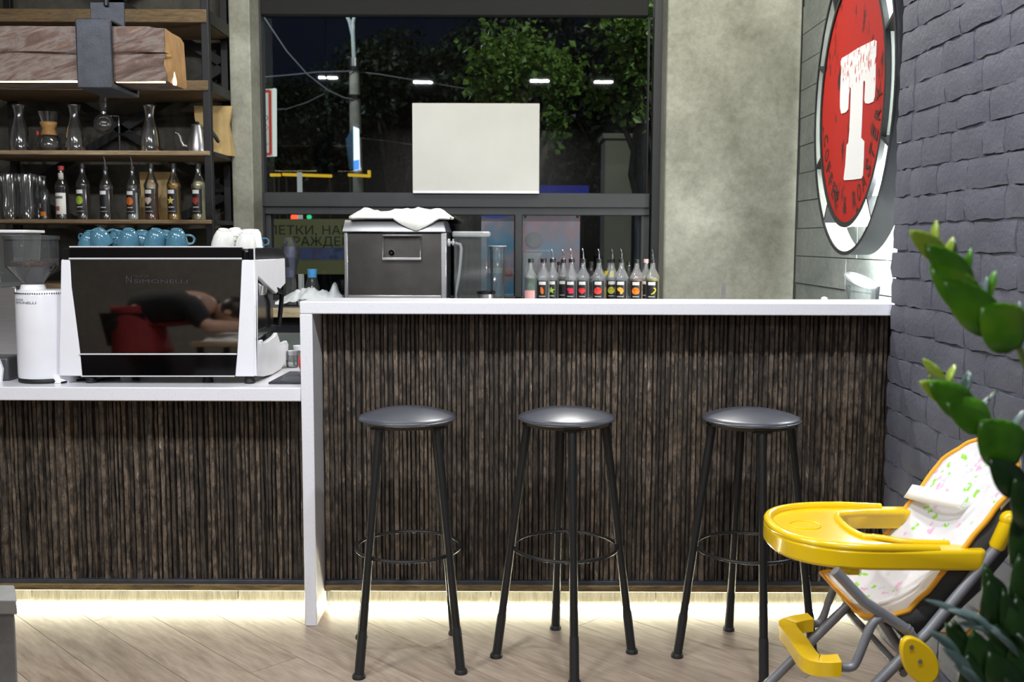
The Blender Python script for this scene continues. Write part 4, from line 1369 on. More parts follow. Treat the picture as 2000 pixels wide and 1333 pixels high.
# clear bin, dispenser and others next to the ice bin
YJ = 5.10
xa, xb = at(886, 500, YJ).x, at(953, 500, YJ).x
zt_ = at(0, 449, YJ).z
o = thing('clear_bin', 'tall clear plastic bin with lipped lid beside the ice bin', 'container', ((xa + xb) / 2, YJ + .1, Z_BACK))
MB().box(xa, xb, YJ, YJ + .2, Z_BACK, zt_ - .028).build('body', M['plastic_clear'], o, bevel=.01)
MB().box(xa - .008, xb + .010, YJ - .01, YJ + .21, zt_ - .028, zt_).build('lid', M['plastic_film'], o, bevel=.008)
for xx in (xa + .004, xb - .004):
    MB().tube([(xx, YJ + .004, Z_BACK), (xx, YJ + .004, zt_ - .03)], .003, 6).build('corner_rib', M['glass'], o)
c = at(979, 560, YJ + .06)
o = thing('measuring_jug', 'clear narrow plastic jug behind the clear bin by the mullion', 'jug', (c.x - .02, YJ + .12, Z_BACK))
zj = at(0, 478, YJ + .12).z
MB().lathe([(0, Z_BACK), (.034, Z_BACK), (.038, zj - .02), (.044, zj)], 20, (c.x - .02, YJ + .12, 0)).build('body', M['plastic_clear'], o)
MB().tube([(c.x - .02 + .044 * cos(q * pi / 12), YJ + .12 + .044 * sin(q * pi / 12), zj) for q in range(24)], .003, 6, True).build('rim', M['plastic_film'], o)
c = at(950, 560, YF_)
o = thing('steel_canister', 'short grey canister with black lid in front of the clear bin', 'canister', (c.x, YF_ - .05, Z_BACK))
zq = at(0, 570, YF_).z
MB().lathe([(0, Z_BACK), (.042, Z_BACK), (.042, zq), (0, zq)], 22, (c.x, YF_ - .05, 0)).build('body', M['steel'], o)
MB().lathe([(0, zq), (.046, zq), (.047, zq + .012), (.04, zq + .018), (0, zq + .018)], 22, (c.x, YF_ - .05, 0)).build('lid', M['black_gloss'], o)

# crumpled white plastic bag on the back counter
def bagz(u, v):
    x0, x1 = at(536, 585, 5.0).x, at(672, 585, 5.0).x
    x = x0 + (x1 - x0) * u
    y = 5.0 + .16 * v
    h = .080 * max(0, sin(pi * min(1, .1 + u * .90))) ** .5 * (.35 + .65 * sin(pi * v))
    h += .02 * noise.noise(Vector((u * 6, v * 5, 7))) + .012 * noise.noise(Vector((u * 16, v * 10, 2)))
    h += .070 * math.exp(-((u - .83) / .045) ** 2) * sin(pi * v)
    if u < .35: h *= .55 + u
    return Vector((x, y, Z_BACK + .004 + max(0, h)))
single(MB().grid(bagz, 40, 14), 'plastic_bag', plain('white film', (.72, .76, .80), .3, var=.02), 'crumpled white plastic bag lying on the back counter beside the ice bin', 'bag', loc=(at(600, 585, 5.0).x, 5.08, Z_BACK), smooth=50)
# clear film wrapped pack beside the window
c = at(566, 495, 5.15)
o = thing('wrapped_pack', 'clear film wrapped pack of purple cups twisted behind the machine corner', 'pack', (c.x, 5.15, Z_BACK))
zz = [at(0, y, 5.15).z for y in (578, 540, 520, 500, 480, 470, 462)]
m = MB().lathe([(.034, Z_BACK), (.030, zz[1]), (.036, zz[2]), (.050, zz[3]), (.044, zz[4]), (.030, zz[5]), (.02, zz[6])], 9, (c.x, 5.15, 0))
for v in m.v: v.x += .010 * noise.noise(v * 22); v.y += .01 * noise.noise(v * 19 + Vector((5, 0, 0)))
m.build('film', M['plastic_clear'], o, smooth=20)
MB().lathe([(0, zz[1]), (.024, zz[1]), (.034, zz[3]), (.026, zz[4]), (0, zz[4])], 14, (c.x, 5.15, 0)).build('cups', plain('purple grey cups', (.11, .11, .22), .5), o)
# bottle with blue cap
c = at(610, 560, 5.3)
o = thing('water_bottle', 'clear bottle with bright blue cap behind the plastic bag', 'bottle', (c.x, 5.3, Z_BACK))
z5, z6 = at(0, 540, 5.3).z, at(0, 524, 5.3).z
MB().lathe([(0, Z_BACK), (.036, Z_BACK), (.038, z5 - .05), (.024, z5)], 18, (c.x, 5.3, 0), cap0=True).build('body', M['plastic_clear'], o)
MB().lathe([(.024, z5), (.026, z6), (0, z6)], 18, (c.x, 5.3, 0)).build('cap', plain('bright blue cap', (.10, .42, .85), .4), o)
c = at(587, 560, 5.3)
o = thing('counter_stand', 'pale grey stand with flat foot on the back counter behind the bag', 'stand', (c.x, 5.3, Z_BACK))
MB().box(c.x - .010, c.x + .010, 5.29, 5.31, Z_BACK + .02, at(0, 534, 5.3).z).build('post', colm((.5, .5, .5)), o, bevel=.002)
MB().lathe([(0, 0), (.04, 0), (.03, .03), (0, .03)], 18, (c.x, 5.3, Z_BACK)).build('foot', colm((.5, .5, .5)), o)
# ------------------------------------------------------------------ espresso machine
YM = atz(172, 751, Z_LOW).y + .012        # front plane of the machine
c = at(308, 751, YM)
em = o = thing('espresso_machine', 'two-group espresso machine with black mirror back panel and white side panels', 'coffee machine', (c.x, YM, Z_LOW))
pm = lambda x, y, d=0: at(x, y, YM) + Vector((0, d, 0))
# mirror back panel and the two bands
MB().prism([pm(137, 507), pm(472, 507), pm(463, 691), pm(157, 691), pm(148, 620), pm(140, 560)], (0, .012, 0)).build('mirror_panel', M['mirror'], o, smooth=0)
MB().prism([pm(137, 484, -.004), pm(473, 484, -.004), pm(473, 504, -.004), pm(137, 504, -.004)], (0, .02, 0)).build('upper_band', M['mirror_band'], o, smooth=0)
MB().prism([pm(157, 693), pm(463, 693), pm(459, 734), pm(161, 734)], (0, .012, 0)).build('lower_band', M['mirror_band'], o, smooth=0)
for x0, x1, y, w in ((136, 473, 505.5, .006), (137, 475, 482.5, .005), (156, 463, 692, .005), (160, 459, 735, .004)):
    MB().tube([pm(x0, y, -.005), pm(x1, y, -.005)], w * .55, 10).build('chrome_trim', M['trim'], o)
# core with rounded black corners at the top
zt = pm(0, 484).z
z5 = pm(0, 508).z
x0, x1 = pm(120, 495).x, pm(496, 495).x
zb_ = pm(0, 736).z
MB().box(x0, pm(137, 0).x, YM + .002, YM + .5, z5, zt).build('top_corner', M['black_gloss'], o, bevel=.006)
MB().box(pm(473, 0).x, x1, YM + .002, YM + .02, z5, zt).build('top_corner', M['mirror_band'], o, bevel=.004)
MB().prism([Vector((x1 - .012, YM + .02, z5)), Vector((x1, YM + .36, z5)), Vector((x1, YM + .50, z5 + .005)), Vector((x1, YM + .44, z5 + .035)), Vector((x1, YM + .36, zt)), Vector((x1 - .012, YM + .02, zt))], (-.02, 0, 0)).build('top_corner', M['black_gloss'], o)
MB().tube([(x1, YM + .004, z5), (x1, YM + .004, zt)], .003, 8).build('chrome_trim', M['trim'], o)
MB().box(x0 + .03, x1 - .03, YM + .015, YM + .40, zb_ + .005, zt - .003).build('body', M['black_gloss'], o, bevel=.006)
MB().box(x0 + .004, x1 - .014, YM + .016, YM + .42, zt - .012, zt).build('cup_tray', M['chrome'], o, bevel=.002)
# white side panels: front post (flaring) and the C shaped flank
def side_panel(sgn):
    if sgn > 0:
        post = [pm(472, 508), pm(497, 508), pm(497, 736), pm(459, 736), pm(463, 690), pm(468, 600)]
    else:
        post = [pm(119, 508), pm(137, 508), pm(140, 560), pm(148, 620), pm(157, 690), pm(161, 735), pm(115, 735)]
    m = MB().prism(post, (0, .05, 0))
    xs = post[1].x if sgn > 0 else post[0].x
    pts = [(497, 508), (556, 505), (557, 554), (539, 574), (520, 556), (504, 540), (500, 560), (500, 660), (506, 671), (520, 668), (536, 657), (541, 650), (545, 662), (548, 672), (560, 666), (563, 672), (562, 702), (548, 722), (532, 732), (515, 736), (497, 737)]
    fl = []
    for px, py in pts:
        p = EYE + ray(px, py) * (x1 / ray(px, py).x)
        fl.append(Vector((xs, max(YM + .001, p.y), p.z)))
    m.prism(fl, (-.016 * sgn, 0, 0))
    s = m.build('side_panel', M['white_enamel'], o, smooth=30, bevel=.003)
    return s
sp = side_panel(1)
sp2 = side_panel(-1)
# small things inside the flank cut-out
MB().lathe([(.05, z5 - .03), (.055, z5 - .08), (.045, z5 - .13), (0, z5 - .13)], 20, (x1 - .06, YM + .22, 0)).build('group_head', M['chrome'], o)
MB().box(x1 - .05, x1 - .02, YM + .05, YM + .40, zb_ + .30 * (zt - zb_), zb_ + .34 * (zt - zb_)).build('drip_grid', M['chrome'], o)
MB().tube([(x1 - .012, YM + .30, z5 - .10), (x1 + .004, YM + .40, z5 - .13), (x1 - .004, YM + .42, z5 - .17), (x1 - .01, YM + .40, z5 - .26)], .009, 8).build('steam_wand', M['black_gloss'], o)
MB().box(x1 - .010, x1 + .002, YM + .055, YM + .095, zb_ + .075, zb_ + .125).build('side_tag', colm((.72, .74, .8)), o, bevel=.003)
for px, dy in ((172, 0), (484, 0), (398, .02), (190, .34), (470, .36)):
    c = pm(px, 740, dy)
    MB().lathe([(.018, 0), (.020, .006), (.017, .012), (.016, zb_ - Z_LOW + .01)], 14, (c.x, YM + .028 + dy, Z_LOW), cap0=True).build('foot', M['rubber'], o)
MB().box(x0 + .05, x1 - .05, YM + .06, YM + .36, Z_LOW + .035, zb_ + .01).build('under_tray', M['black_metal'], o)
# etched maker's name
mb = MB()
put_text(mb, 'NUOVA', pm(261, 541, -.002), (1, 0, 0), (0, 0, 1), .008, .055)
put_text(mb, 'N', pm(246, 553, -.002), (1, 0, 0), (0, 0, 1), .026, .022)
put_text(mb, 'SIMONELLI', pm(261, 553, -.002), (1, 0, 0), (0, 0, 1), .013, .19)
mb.build('etched_name', NT('etched glass').set((.045, .045, .05), .5, .3), o, smooth=0)

# ------------------------------------------------------------------ cups on the machine
Z_TOP = zt
cup_prof = [(0, .055), (.016, .057), (.024, .052), (.033, .034), (.0385, .012), (.040, 0), (.0375, 0.001), (.035, .012), (.03, .032)]
def cup(px, dy, label, mat, group, s=1.0, tilt=0.0, rz=0.0, up=False):
    x = pm(px, 482).x * (YM + dy) / YM
    o = thing('coffee_cup', label, 'cup', (x, YM + dy, Z_TOP), group)
    Mx = Matrix.Rotation(tilt, 3, 'X') @ Matrix.Rotation(.22 * sin(px), 3, 'Y')
    loc = Vector((x, YM + dy, Z_TOP + .035 * abs(sin(tilt)) * s))
    MB().lathe([(r * s, z * s) for r, z in cup_prof], 22, loc, Mx).build('bowl', mat, o)
    h = [(.036, .010), (.043, .0088), (.050, .010), (.056, .0135), (.060, .020), (.0605, .027), (.058, .034), (.052, .0385), (.044, .040), (.037, .0395), (.031, .038)]
    MB().tube([loc + Mx @ Vector((r * cos(rz) * s, r * sin(rz) * s, z * s)) for r, z in h], .0045 * s, 8).build('handle', mat, o)
    MB().tube([loc + Mx @ Vector((.017 * cos(q * pi / 9) * s, .017 * sin(q * pi / 9) * s, .056 * s)) for q in range(18)], .003 * s, 6, True).build('foot_ring', mat, o)
    return o
GB, GWc = 'blue coffee cups on the coffee machine', 'white cups on the coffee machine'
names = ['first', 'second', 'third', 'fourth', 'fifth']
for i, (px, tl, rz) in enumerate(((171, .25, 2.6), (200, .35, .5), (252, .3, .3), (303, .3, .3), (346, .3, .05))):
    cup(px, .07, 'blue glazed cup upside down in the front row on the machine, %s from the grinder' % names[i], M['blue_glaze'], GB, 1.0 if i else .8, tl, rz)
for i, (px, dy) in enumerate(((182, .17), (228, .17), (277, .17), (322, .18))):
    cup(px, dy, 'blue glazed cup upside down in the back row on the machine, %s from the grinder' % names[i], M['blue_glaze'], GB, 1.02, .1, 1.0 + i)
for i, (px, dy, sc, lb) in enumerate(((436, .07, 1.05, 'white cup upside down on the machine beside the last blue cup'), (462, .15, 1.1, 'white cup in the back row between two white cups on the machine'), (480, .06, .9, 'small white cup at the front edge near the machine corner'))):
    cup(px, dy, lb, M['white_glaze'], GWc, sc, .2, .4 + i)
c0 = cup(500, .24, 'teal blue saucer-low cup under the tall white cup at the machine corner', M['blue_glaze'], GB, .8, 0, .2)
x = pm(497, 482).x * (YM + .2) / YM
o = thing('paper_cup', 'translucent white tumbler standing upside down at the machine corner', 'cup', (x, YM + .2, Z_TOP), GWc)
MB().lathe([(.040, Z_TOP + .0), (.040, Z_TOP + .02), (.036, Z_TOP + .055), (.028, Z_TOP + .068), (0, Z_TOP + .07)], 20, (x, YM + .15, 0)).build('wall', plain('frosted white', (.7, .71, .74), .35), o)
MB().tube([Vector((x + .041 * cos(q * pi / 10), YM + .15 + .041 * sin(q * pi / 10), Z_TOP + .004)) for q in range(20)], .003, 6, True).build('rim', M['white_plastic'], o)

# ------------------------------------------------------------------ coffee grinder
YG = YM + .085
cx = at(67, 700, YG - .09).x
zg0 = Z_LOW
zg1 = at(67, 568, YG - .08).z
o = thing('coffee_grinder', 'white coffee grinder with clear bean hopper beside the espresso machine', 'grinder', (cx, YG, zg0))
r0 = (at(118, 740, YG).x - at(16, 740, YG).x) / 2
body = [(r0 * .985, zg0 + .016), (r0, zg0 + .03), (r0 * 1.0, zg0 + .18), (r0 * .985, zg1 - .02), (r0 * .95, zg1 - .006), (r0 * .90, zg1), (0, zg1 + .002)]
MB().lathe(body, 40, (cx, YG, 0), None, 1, 1.0).build('body', M['white_enamel'], o)
MB().lathe([(0, zg0), (r0 * 1.04, zg0), (r0 * 1.06, zg0 + .008), (r0 * 1.0, zg0 + .016), (0, zg0 + .016)], 36, (cx + .006, YG, 0)).build('base', M['rubber'], o)
MB().lathe([(0, zg0 + .001), (.055, zg0 + .001), (.05, zg0 + .03), (0, zg0 + .034)], 24, (cx + .065, YG - .012, 0), None, 1, 1.25).build('base_toe', M['white_enamel'], o)
mb = MB()
for q in range(26):
    a = -pi / 2 + (q - 12.5) * .085
    p = Vector((cx + r0 * .992 * cos(a), YG + r0 * .992 * sin(a), zg1 - .010))
    mb.sphere(p, .0024, 6, 4)
mb.build('vent_dots', M['black_metal'], o)
def wrap_text(t, px, py, hgt_, w):
    mbx = MB()
    put_text(mbx, t, (0, 0, 0), (1, 0, 0), (0, 0, 1), hgt_, w)
    b = at(px, py, YG - r0)
    a0 = math.asin(max(-1, min(1, (b.x - cx) / r0)))
    mbx.v = [Vector((cx + (r0 * 1.004) * sin(a0 + v.x / r0), YG - r0 * 1.004 * cos(a0 + v.x / r0), b.z + v.z)) for v in mbx.v]
    return mbx
mb = wrap_text('NUOVA', 24, 588, .007, .042)
m2 = wrap_text('SIMONELLI', 23, 594, .008, .092)
mb.add(m2.v, m2.f)
mb.build('maker_name', colm((.05, .05, .12)), o, smooth=0)
zh = lambda y: at(60, y, YG).z
rx = lambda px: abs(at(px, 500, YG).x - at(61, 500, YG).x)
cxh = at(62, 500, YG).x
MB().lathe([(.030, zg1), (.034, zh(556)), (.04, zh(550)), (rx(110), zh(520)), (rx(110), zh(466))], 30, (cxh, YG, 0)).build('hopper', M['plastic_clear'], o)
MB().lathe([(rx(113), zh(468)), (rx(113), zh(461)), (.02, zh(459)), (0, zh(459))], 30, (cxh, YG, 0)).build('hopper_lid', M['plastic_clear'], o)
MB().lathe([(0, zg1), (.044, zg1), (.040, zh(557)), (.022, zh(552)), (0, zh(552))], 24, (cxh, YG, 0)).build('neck', M['white_plastic'], o)
MB().lathe([(0, zh(555)), (.026, zh(555)), (rx(88), zh(538)), (rx(96), zh(521)), (0, zh(520))], 24, (cxh, YG, 0)).build('hopper_cone', plain('dark cone', (.035, .028, .03), .3), o)
mb = MB()
rr = random.Random(9)
bean = MB().sphere((0, 0, 0), (.0055, .004, .0034), 7, 5)
for q in range(420):
    a, r = rr.uniform(0, 2 * pi), rx(104) * math.sqrt(rr.random())
    p = Vector((cxh + r * cos(a), YG + r * sin(a), zh(521) + rr.uniform(0, .010) + .014 * (1 - r / rx(104))))
    Q = Matrix.Rotation(rr.uniform(0, 6), 3, 'Z') @ Matrix.Rotation(rr.uniform(-.7, .7), 3, 'X')
    mb.add([p + Q @ v for v in bean.v], bean.f)
ob = single(mb, 'coffee_beans', plain('roasted beans', (.075, .032, .016), .45, var=.3), 'roasted coffee beans heaped in the clear hopper of the white grinder', 'coffee beans', loc=(cxh, YG, zh(521)))
ob['kind'] = 'stuff'

# second clear hopper behind, knock box at the picture edge, machine cable
Y2 = 4.05
x0, x1_ = at(-40, 500, Y2).x, at(48, 500, Y2).x
za, zb2 = at(0, 560, Y2).z, at(0, 455, Y2).z
o = thing('clear_canister', 'clear square plastic canister with white lid behind the grinder', 'container', ((x0 + x1_) / 2, Y2 + .08, Z_LOW))
MB().prism([(x0, Y2, za), (x1_ - .02, Y2, za), (x1_, Y2, zb2), (x0, Y2, zb2)], (0, .16, 0)).build('body', M['plastic_clear'], o, bevel=.008)
MB().box(x0 - .01, x1_ + .008, Y2 - .01, Y2 + .17, zb2, zb2 + .012).build('lid', M['white_plastic'], o, bevel=.003)
MB().box(x0 + .03, x1_ - .05, Y2 + .02, Y2 + .14, Z_LOW, za).build('pedestal', M['steel'], o, bevel=.004)
Yk = YM + .06
xk = at(16, 720, Yk).x
zk = at(0, 699, Yk).z
o = thing('knock_box', 'dark grey knock box with white rim at the outer end of the worktop', 'box', (xk - .05, Yk + .05, Z_LOW))
MB().box(xk - .12, xk, Yk, Yk + .12, Z_LOW, zk).build('body', plain('dark slate plastic', (.05, .052, .06), .45), o, bevel=.008)
MB().tube([(xk - .12, Yk - .004, zk - .012), (xk - .028, Yk - .004, zk - .012), (xk - .022, Yk - .004, zk - .04), (xk - .03, Yk - .004, zk - .09)], .009, 8).build('white_handle', M['white_plastic'], o)
pc = [(120, 748), (140, 744), (165, 742), (190, 744), (215, 739), (235, 738)]
single(MB().tube([atz(x, y, Z_LOW + .004) for x, y in pc], .0035, 6), 'power_cable', M['black_metal'], 'thin black cable on the worktop running under the espresso machine', 'cable', loc=atz(140, 744, Z_LOW))

# black mat with red tamper handle, glass jars between machine and ledge leg
mat_pts = [atz(524, 751, Z_LOW), atz(600, 751, Z_LOW), atz(600, 729, Z_LOW), atz(566, 729, Z_LOW)]
single(MB().prism([p + Vector((0, 0, .001)) for p in mat_pts], (0, 0, .006)), 'bar_mat', plain('ink rubber mat', (.016, .017, .028), .6, bump=.3), 'black rubber mat on the worktop between machine and ledge leg', 'mat', loc=mat_pts[0], bevel=.001)
c = atz(594, 736, Z_LOW)
zt3 = at(594, 692, c.y).z
o = thing('tamper', 'bright red handled tamper on the black mat beside the ledge leg', 'tamper', (c.x, c.y, Z_LOW + .007))
MB().lathe([(0, Z_LOW + .007), (.024, Z_LOW + .007), (.024, Z_LOW + .02), (.012, Z_LOW + .024), (0, Z_LOW + .024)], 18, (c.x, c.y, 0)).build('base', M['steel'], o)
MB().lathe([(.012, Z_LOW + .022), (.020, Z_LOW + .04), (.021, zt3 - .02), (.014, zt3), (0, zt3)], 18, (c.x, c.y, 0)).build('handle', colm((.62, .03, .02), .3), o)
for px, yy, h, lb in ((571, 4.02, 690, 'small clear glass on the worktop beside the white machine flank'), (584, 4.08, 680, 'clear glass jar with white lid on the worktop near the ledge leg')):
    c = at(px, 700, yy)
    zt3 = at(0, h, yy).z
    o = thing('glass_jar', lb, 'jar', (c.x, yy, Z_LOW), 'glass jars behind the espresso machine')
    MB().lathe([(.022, Z_LOW), (.026, Z_LOW + .01), (.026, zt3 - .02), (.02, zt3)], 18, (c.x, yy, 0), cap0=True).build('body', M['plastic_clear'], o)
    MB().lathe([(.022, zt3 - .004), (.023, zt3 + .014), (0, zt3 + .016)], 18, (c.x, yy, 0)).build('lid', M['steel'] if px == 571 else M['white_plastic'], o)

# ------------------------------------------------------------------ fork in a tumbler, jug, small items behind the ledge
YFk = 4.02
c = at(1413, 580, YFk)
o = thing('tumbler', 'low steel tumbler hidden behind the ledge holding the fork', 'cup', (c.x, YFk, Z_WK))
MB().lathe([(0, 0), (.03, 0), (.034, .10), (.032, .10), (.028, .004)], 20, (c.x, YFk, Z_WK)).build('wall', M['steel'], o)
MB().tube([Vector((c.x + .033 * cos(q * pi / 10), YFk + .033 * sin(q * pi / 10), Z_WK + .10)) for q in range(20)], .002, 6, True).build('rim', M['chrome'], o)
zf = at(0, 548, YFk).z
o = thing('fork', 'steel fork standing upright above the white ledge before the concrete column', 'fork', (c.x, YFk, Z_WK + .006))
MB().tube([(c.x + .004, YFk, Z_WK + .006), (c.x + .002, YFk, zf - .05)], [.004, .0025], 8).build('stem', M['steel'], o)
m = MB().bar((c.x, YFk, zf - .052), (c.x, YFk, zf - .032), .016, .003, (0, 1, 0))
for q in (-6.6, -2.2, 2.2, 6.6):
    m.bar((c.x + q * .001, YFk, zf - .033), (c.x + q * .0011, YFk - .002, zf), .0024, .0022, (0, 1, 0))
m.build('tines', M['steel'], o)
YJ2 = 4.05
xa, xb = at(1652, 560, YJ2).x, at(1712, 560, YJ2).x
o = thing('clear_jug', 'clear plastic jug with tilted milky lid and black handle at the brick wall', 'jug', ((xa + xb) / 2, YJ2, Z_WK))
z1 = at(0, 552, YJ2).z
MB().lathe([(.05, Z_WK), (.054, Z_WK + .02), ((xb - xa) / 2, z1)], 22, ((xa + xb) / 2, YJ2, 0), cap0=True).build('body', M['plastic_clear'], o)
la, lb_ = at(1650, 537, YJ2), at(1712, 558, YJ2)
d = (lb_ - la)
Mx = Matrix.Rotation(-math.atan2(d.z, d.x), 3, 'Y') @ Matrix.Rotation(R(18), 3, 'X')
MB().lathe([(0, .006), (d.length / 2 * .9, .007), (d.length / 2, .0), (d.length / 2, -.008), (d.length / 2 * .9, -.002), (0, -.002)], 24, (la + lb_) / 2, Mx).build('lid', M['plastic_film'], o)
MB().bar(at(1715, 559, YJ2 - .02), at(1711, 592, YJ2 - .02), .014, .014).build('handle', M['black_metal'], o, bevel=.003)
c = at(1610, 578, YJ2)
o = thing('white_knob_pot', 'small white lidded pot peeping over the ledge near the clear jug', 'pot', (c.x, YJ2, Z_WK))
zk2 = at(0, 576, YJ2).z
MB().lathe([(0, Z_WK), (.04, Z_WK), (.045, zk2 - .03), (.02, zk2 - .012), (0, zk2 - .012)], 20, (c.x, YJ2, 0)).build('body', M['white_glaze'], o)
MB().sphere((c.x, YJ2, zk2 - .006), (.014, .014, .010)).build('lid_knob', M['white_glaze'], o)
for q, (px, lb) in enumerate(((1512, 'dark spice jar lid just visible over the ledge near the column corner'), (1532, 'second dark spice jar lid just visible over the ledge near the column corner'), (1550, 'third dark spice jar lid over the ledge at the sign wall corner'))):
    c = at(px, 580, YJ2)
    zk2 = at(0, 580, YJ2).z
    o = thing('spice_jar', lb, 'jar', (c.x, YJ2, Z_WK), 'dark spice jars behind the ledge')
    MB().lathe([(0, Z_WK), (.017, Z_WK), (.017, zk2 - .02), (0, zk2 - .02)], 14, (c.x, YJ2, 0)).build('body', M['glass'], o)
    MB().lathe([(.018, zk2 - .02), (.018, zk2), (0, zk2)], 14, (c.x, YJ2, 0)).build('lid', M['black_metal'], o)

# ------------------------------------------------------------------ hanging timber beam lamp
YBm = 3.45
fr_, bk = at(321, 100, YBm), None
xR = fr_.x
xbk = at(360, 100, YBm + .23)
ybk = xR / (at(360, 100, 1.0).x)
ybk = min(ybk, YBm + .30)
zt, zb_ = at(200, 51, YBm).z, at(200, 158, YBm).z
D = ybk - YBm
o = thing('beam_lamp', 'hewn timber beam lamp hung over the counter with iron strap and glowing underside', 'lamp', (xR - .6, YBm + D / 2, zb_))
rr = random.Random(2)
hz = zt - zb_
sec = [(0, .0), (0, .15), (0.004, .30), (0, .40), (.012, .46), (.05, .50), (.012, .535), (0, .58), (.004, .75), (0, .93), (.02, 1.0), (.4, 1.01), (.8, 1.0), (1.0, .93), (1.0, .5), (1.0, .05), (.9, 0.0), (.5, -.01)]
NX = 44
xs0 = xR - 1.15
def bsec(i):
    x = xs0 + (xR - xs0) * i / NX
    out = []
    for k, (dy, dz) in enumerate(sec):
        j = noise.noise(Vector((x * 6, k * .8, 4.2))) * .006 + noise.noise(Vector((x * 22, k * 1.7, 9))) * .003
        jz = noise.noise(Vector((x * 5, k * 1.3, 12))) * .005
        yy = YBm + dy * D + (j if dy < .3 else -j)
        taper = 0
        if i >= NX - 1 and k not in (4, 5, 6): taper = .004
        out.append(Vector((x + (rr.uniform(-.006, .006) if i == NX else 0), yy + (taper if dy < .5 else -taper), zb_ + dz * hz + jz - (taper if dz > .9 else 0))))
    return out
L = [bsec(i) for i in range(NX + 1)]
n = len(sec)
MB().grid(lambda u, v: L[round(v * NX)][round(u * n) % n], n, NX, True).build('timber', M['beam'], o, smooth=30)
endp = [p + Vector((.001, 0, 0)) for p in L[-1]]
cen = sum(endp, Vector()) / n + Vector((.006, 0, 0))
mid = [p.lerp(cen, .25) + Vector((.006, 0, 0)) for p in endp]
MB().add(endp + mid + [cen], [(i, (i + 1) % n, n + (i + 1) % n, n + i) for i in range(n)] + [(n + i, n + (i + 1) % n, 2 * n) for i in range(n)]).build('sawn_end', M['beam_end'], o, smooth=30)
WL = emit('warm strip glow', (1.0, .80, .42), 5)
xsA, xsB = at(152, 100, YBm).x, at(222, 100, YBm).x
MB().box(xs0, xsA - .002, YBm + .006, YBm + .016, zb_ - .004, zb_ + .002).build('light_strip', WL, o, smooth=0)
MB().box(xsB + .002, xR - .004, YBm + .006, YBm + .016, zb_ - .004, zb_ + .002).build('light_strip', WL, o, smooth=0)
MB().lathe([(.012, 0), (.014, .012), (.006, .03), (0, .045)], 8, (xR + .012, YBm + .06, zb_ - .004), None, .45, .8).build('light_strip', WL, o)
zst = at(190, 42, YBm - .012).z
m = MB()
t_ = .010
m.box(xsA, xsB, YBm - .016, YBm - .004, zb_ - .014, zst)
m.box(xsA, xsB, YBm - .016, YBm + D + .012, zb_ - .026, zb_ - .014)
m.box(xsA, xsB, YBm + D + .004, YBm + D + .016, zb_ - .026, zst)
m.box(xsA, xsB, YBm - .016, YBm + D + .016, zst, zst + .01)
m.build('iron_strap', M['iron'], o, bevel=.004)
ya = YBm + D * .55
xa, xb = at(177, 20, ya).x, at(243, 20, ya).x
MB().box(xa, xb, ya - .005, ya + .005, zst, at(0, 4, ya).z).build('hanger_plate', M['iron'], o, bevel=.002)
MB().tube([((xa + xb) / 2, ya - .012, at(0, 12, ya).z), ((xa + xb) / 2, ya - .004, Z_CEIL)], .008, 8).build('hanger_rod', M['black_metal'], o)

# ------------------------------------------------------------------ round sign
ANG = R(4.0)
Us, Vs = Vector((-sin(ANG), -cos(ANG), 0)), Vector((0, 0, 1))
Ns = Us.cross(Vs)
YSG = 4.05
SC = at(1661, 198, YSG)
# disc radius from the photo: bottom and top of the red face
RD = 0.5 * 474 / F_PX * (SC - EYE).dot(_F)
so = thing('round_sign', 'large round red wall sign with white letter T inside a black hoop, lit from behind', 'sign', SC)
def sp_(u, v, n=0):
    return SC + Us * u + Vs * v + Ns * n
def ring(rad, n0, m, name, r0, r1, th=None):
    pass
NSEG = 72
def annulus(name, ra, rb_, n0, n1, m, par=so):
    """solid ring between radii ra<rb and depths n0<n1"""
    mb = MB()
    vs = []
    for q in range(NSEG):
        a = 2 * pi * q / NSEG
        for r, nn in ((ra, n1), (rb_, n1), (rb_, n0), (ra, n0)):
            vs.append(sp_(r * cos(a), r * sin(a), nn))
    fs = []
    for q in range(NSEG):
        w = (q + 1) % NSEG
        for k in range(4):
            fs.append((q * 4 + k, q * 4 + (k + 1) % 4, w * 4 + (k + 1) % 4, w * 4 + k))
    mb.add(vs, fs)
    return mb.build(name, m, par, smooth=40)
# face
t = NT('sign face red')
tc = t.n('ShaderNodeTexCoord')
mp = t.n('ShaderNodeMapping'); mp.inputs['Scale'].default_value = (9, 9, 3.0); mp.inputs['Rotation'].default_value = (R(12), 0, 0)
t.l(tc.outputs['Object'], mp.inputs[0])
nz = t.noise(mp.outputs[0], 2.2, 7, .7, .4)
mp2 = t.n('ShaderNodeMapping'); mp2.inputs['Scale'].default_value = (5.5, 5.5, 4.5); t.l(tc.outputs['Object'], mp2.inputs[0])
nb_ = t.noise(mp2.outputs[0], 1.5, 3)
ad = t.n('ShaderNodeMath', operation='MULTIPLY'); t.l(nz, ad.inputs[0]); t.l(nb_, ad.inputs[1])
cl = t.ramp(ad.outputs[0], [(.305, (.40, .017, .011)), (.365, (.05, .012, .010))])
t.b.inputs['Specular IOR Level'].default_value = .15
M['sign_red'] = t.set(cl, .6)
tw = NT('sign letter white')
tc = tw.n('ShaderNodeTexCoord')
mp = tw.n('ShaderNodeMapping'); mp.inputs['Scale'].default_value = (30, 30, 12); mp.inputs['Rotation'].default_value = (R(-25), 0, 0)
tw.l(tc.outputs['Object'], mp.inputs[0])
nz = tw.noise(mp.outputs[0], 2.0, 3, .5)
sx_ = tw.n('ShaderNodeSeparateXYZ'); tw.l(tc.outputs['Object'], sx_.inputs[0])
mr_ = tw.n('ShaderNodeMapRange'); mr_.inputs['From Min'].default_value = -.05; mr_.inputs['From Max'].default_value = .10
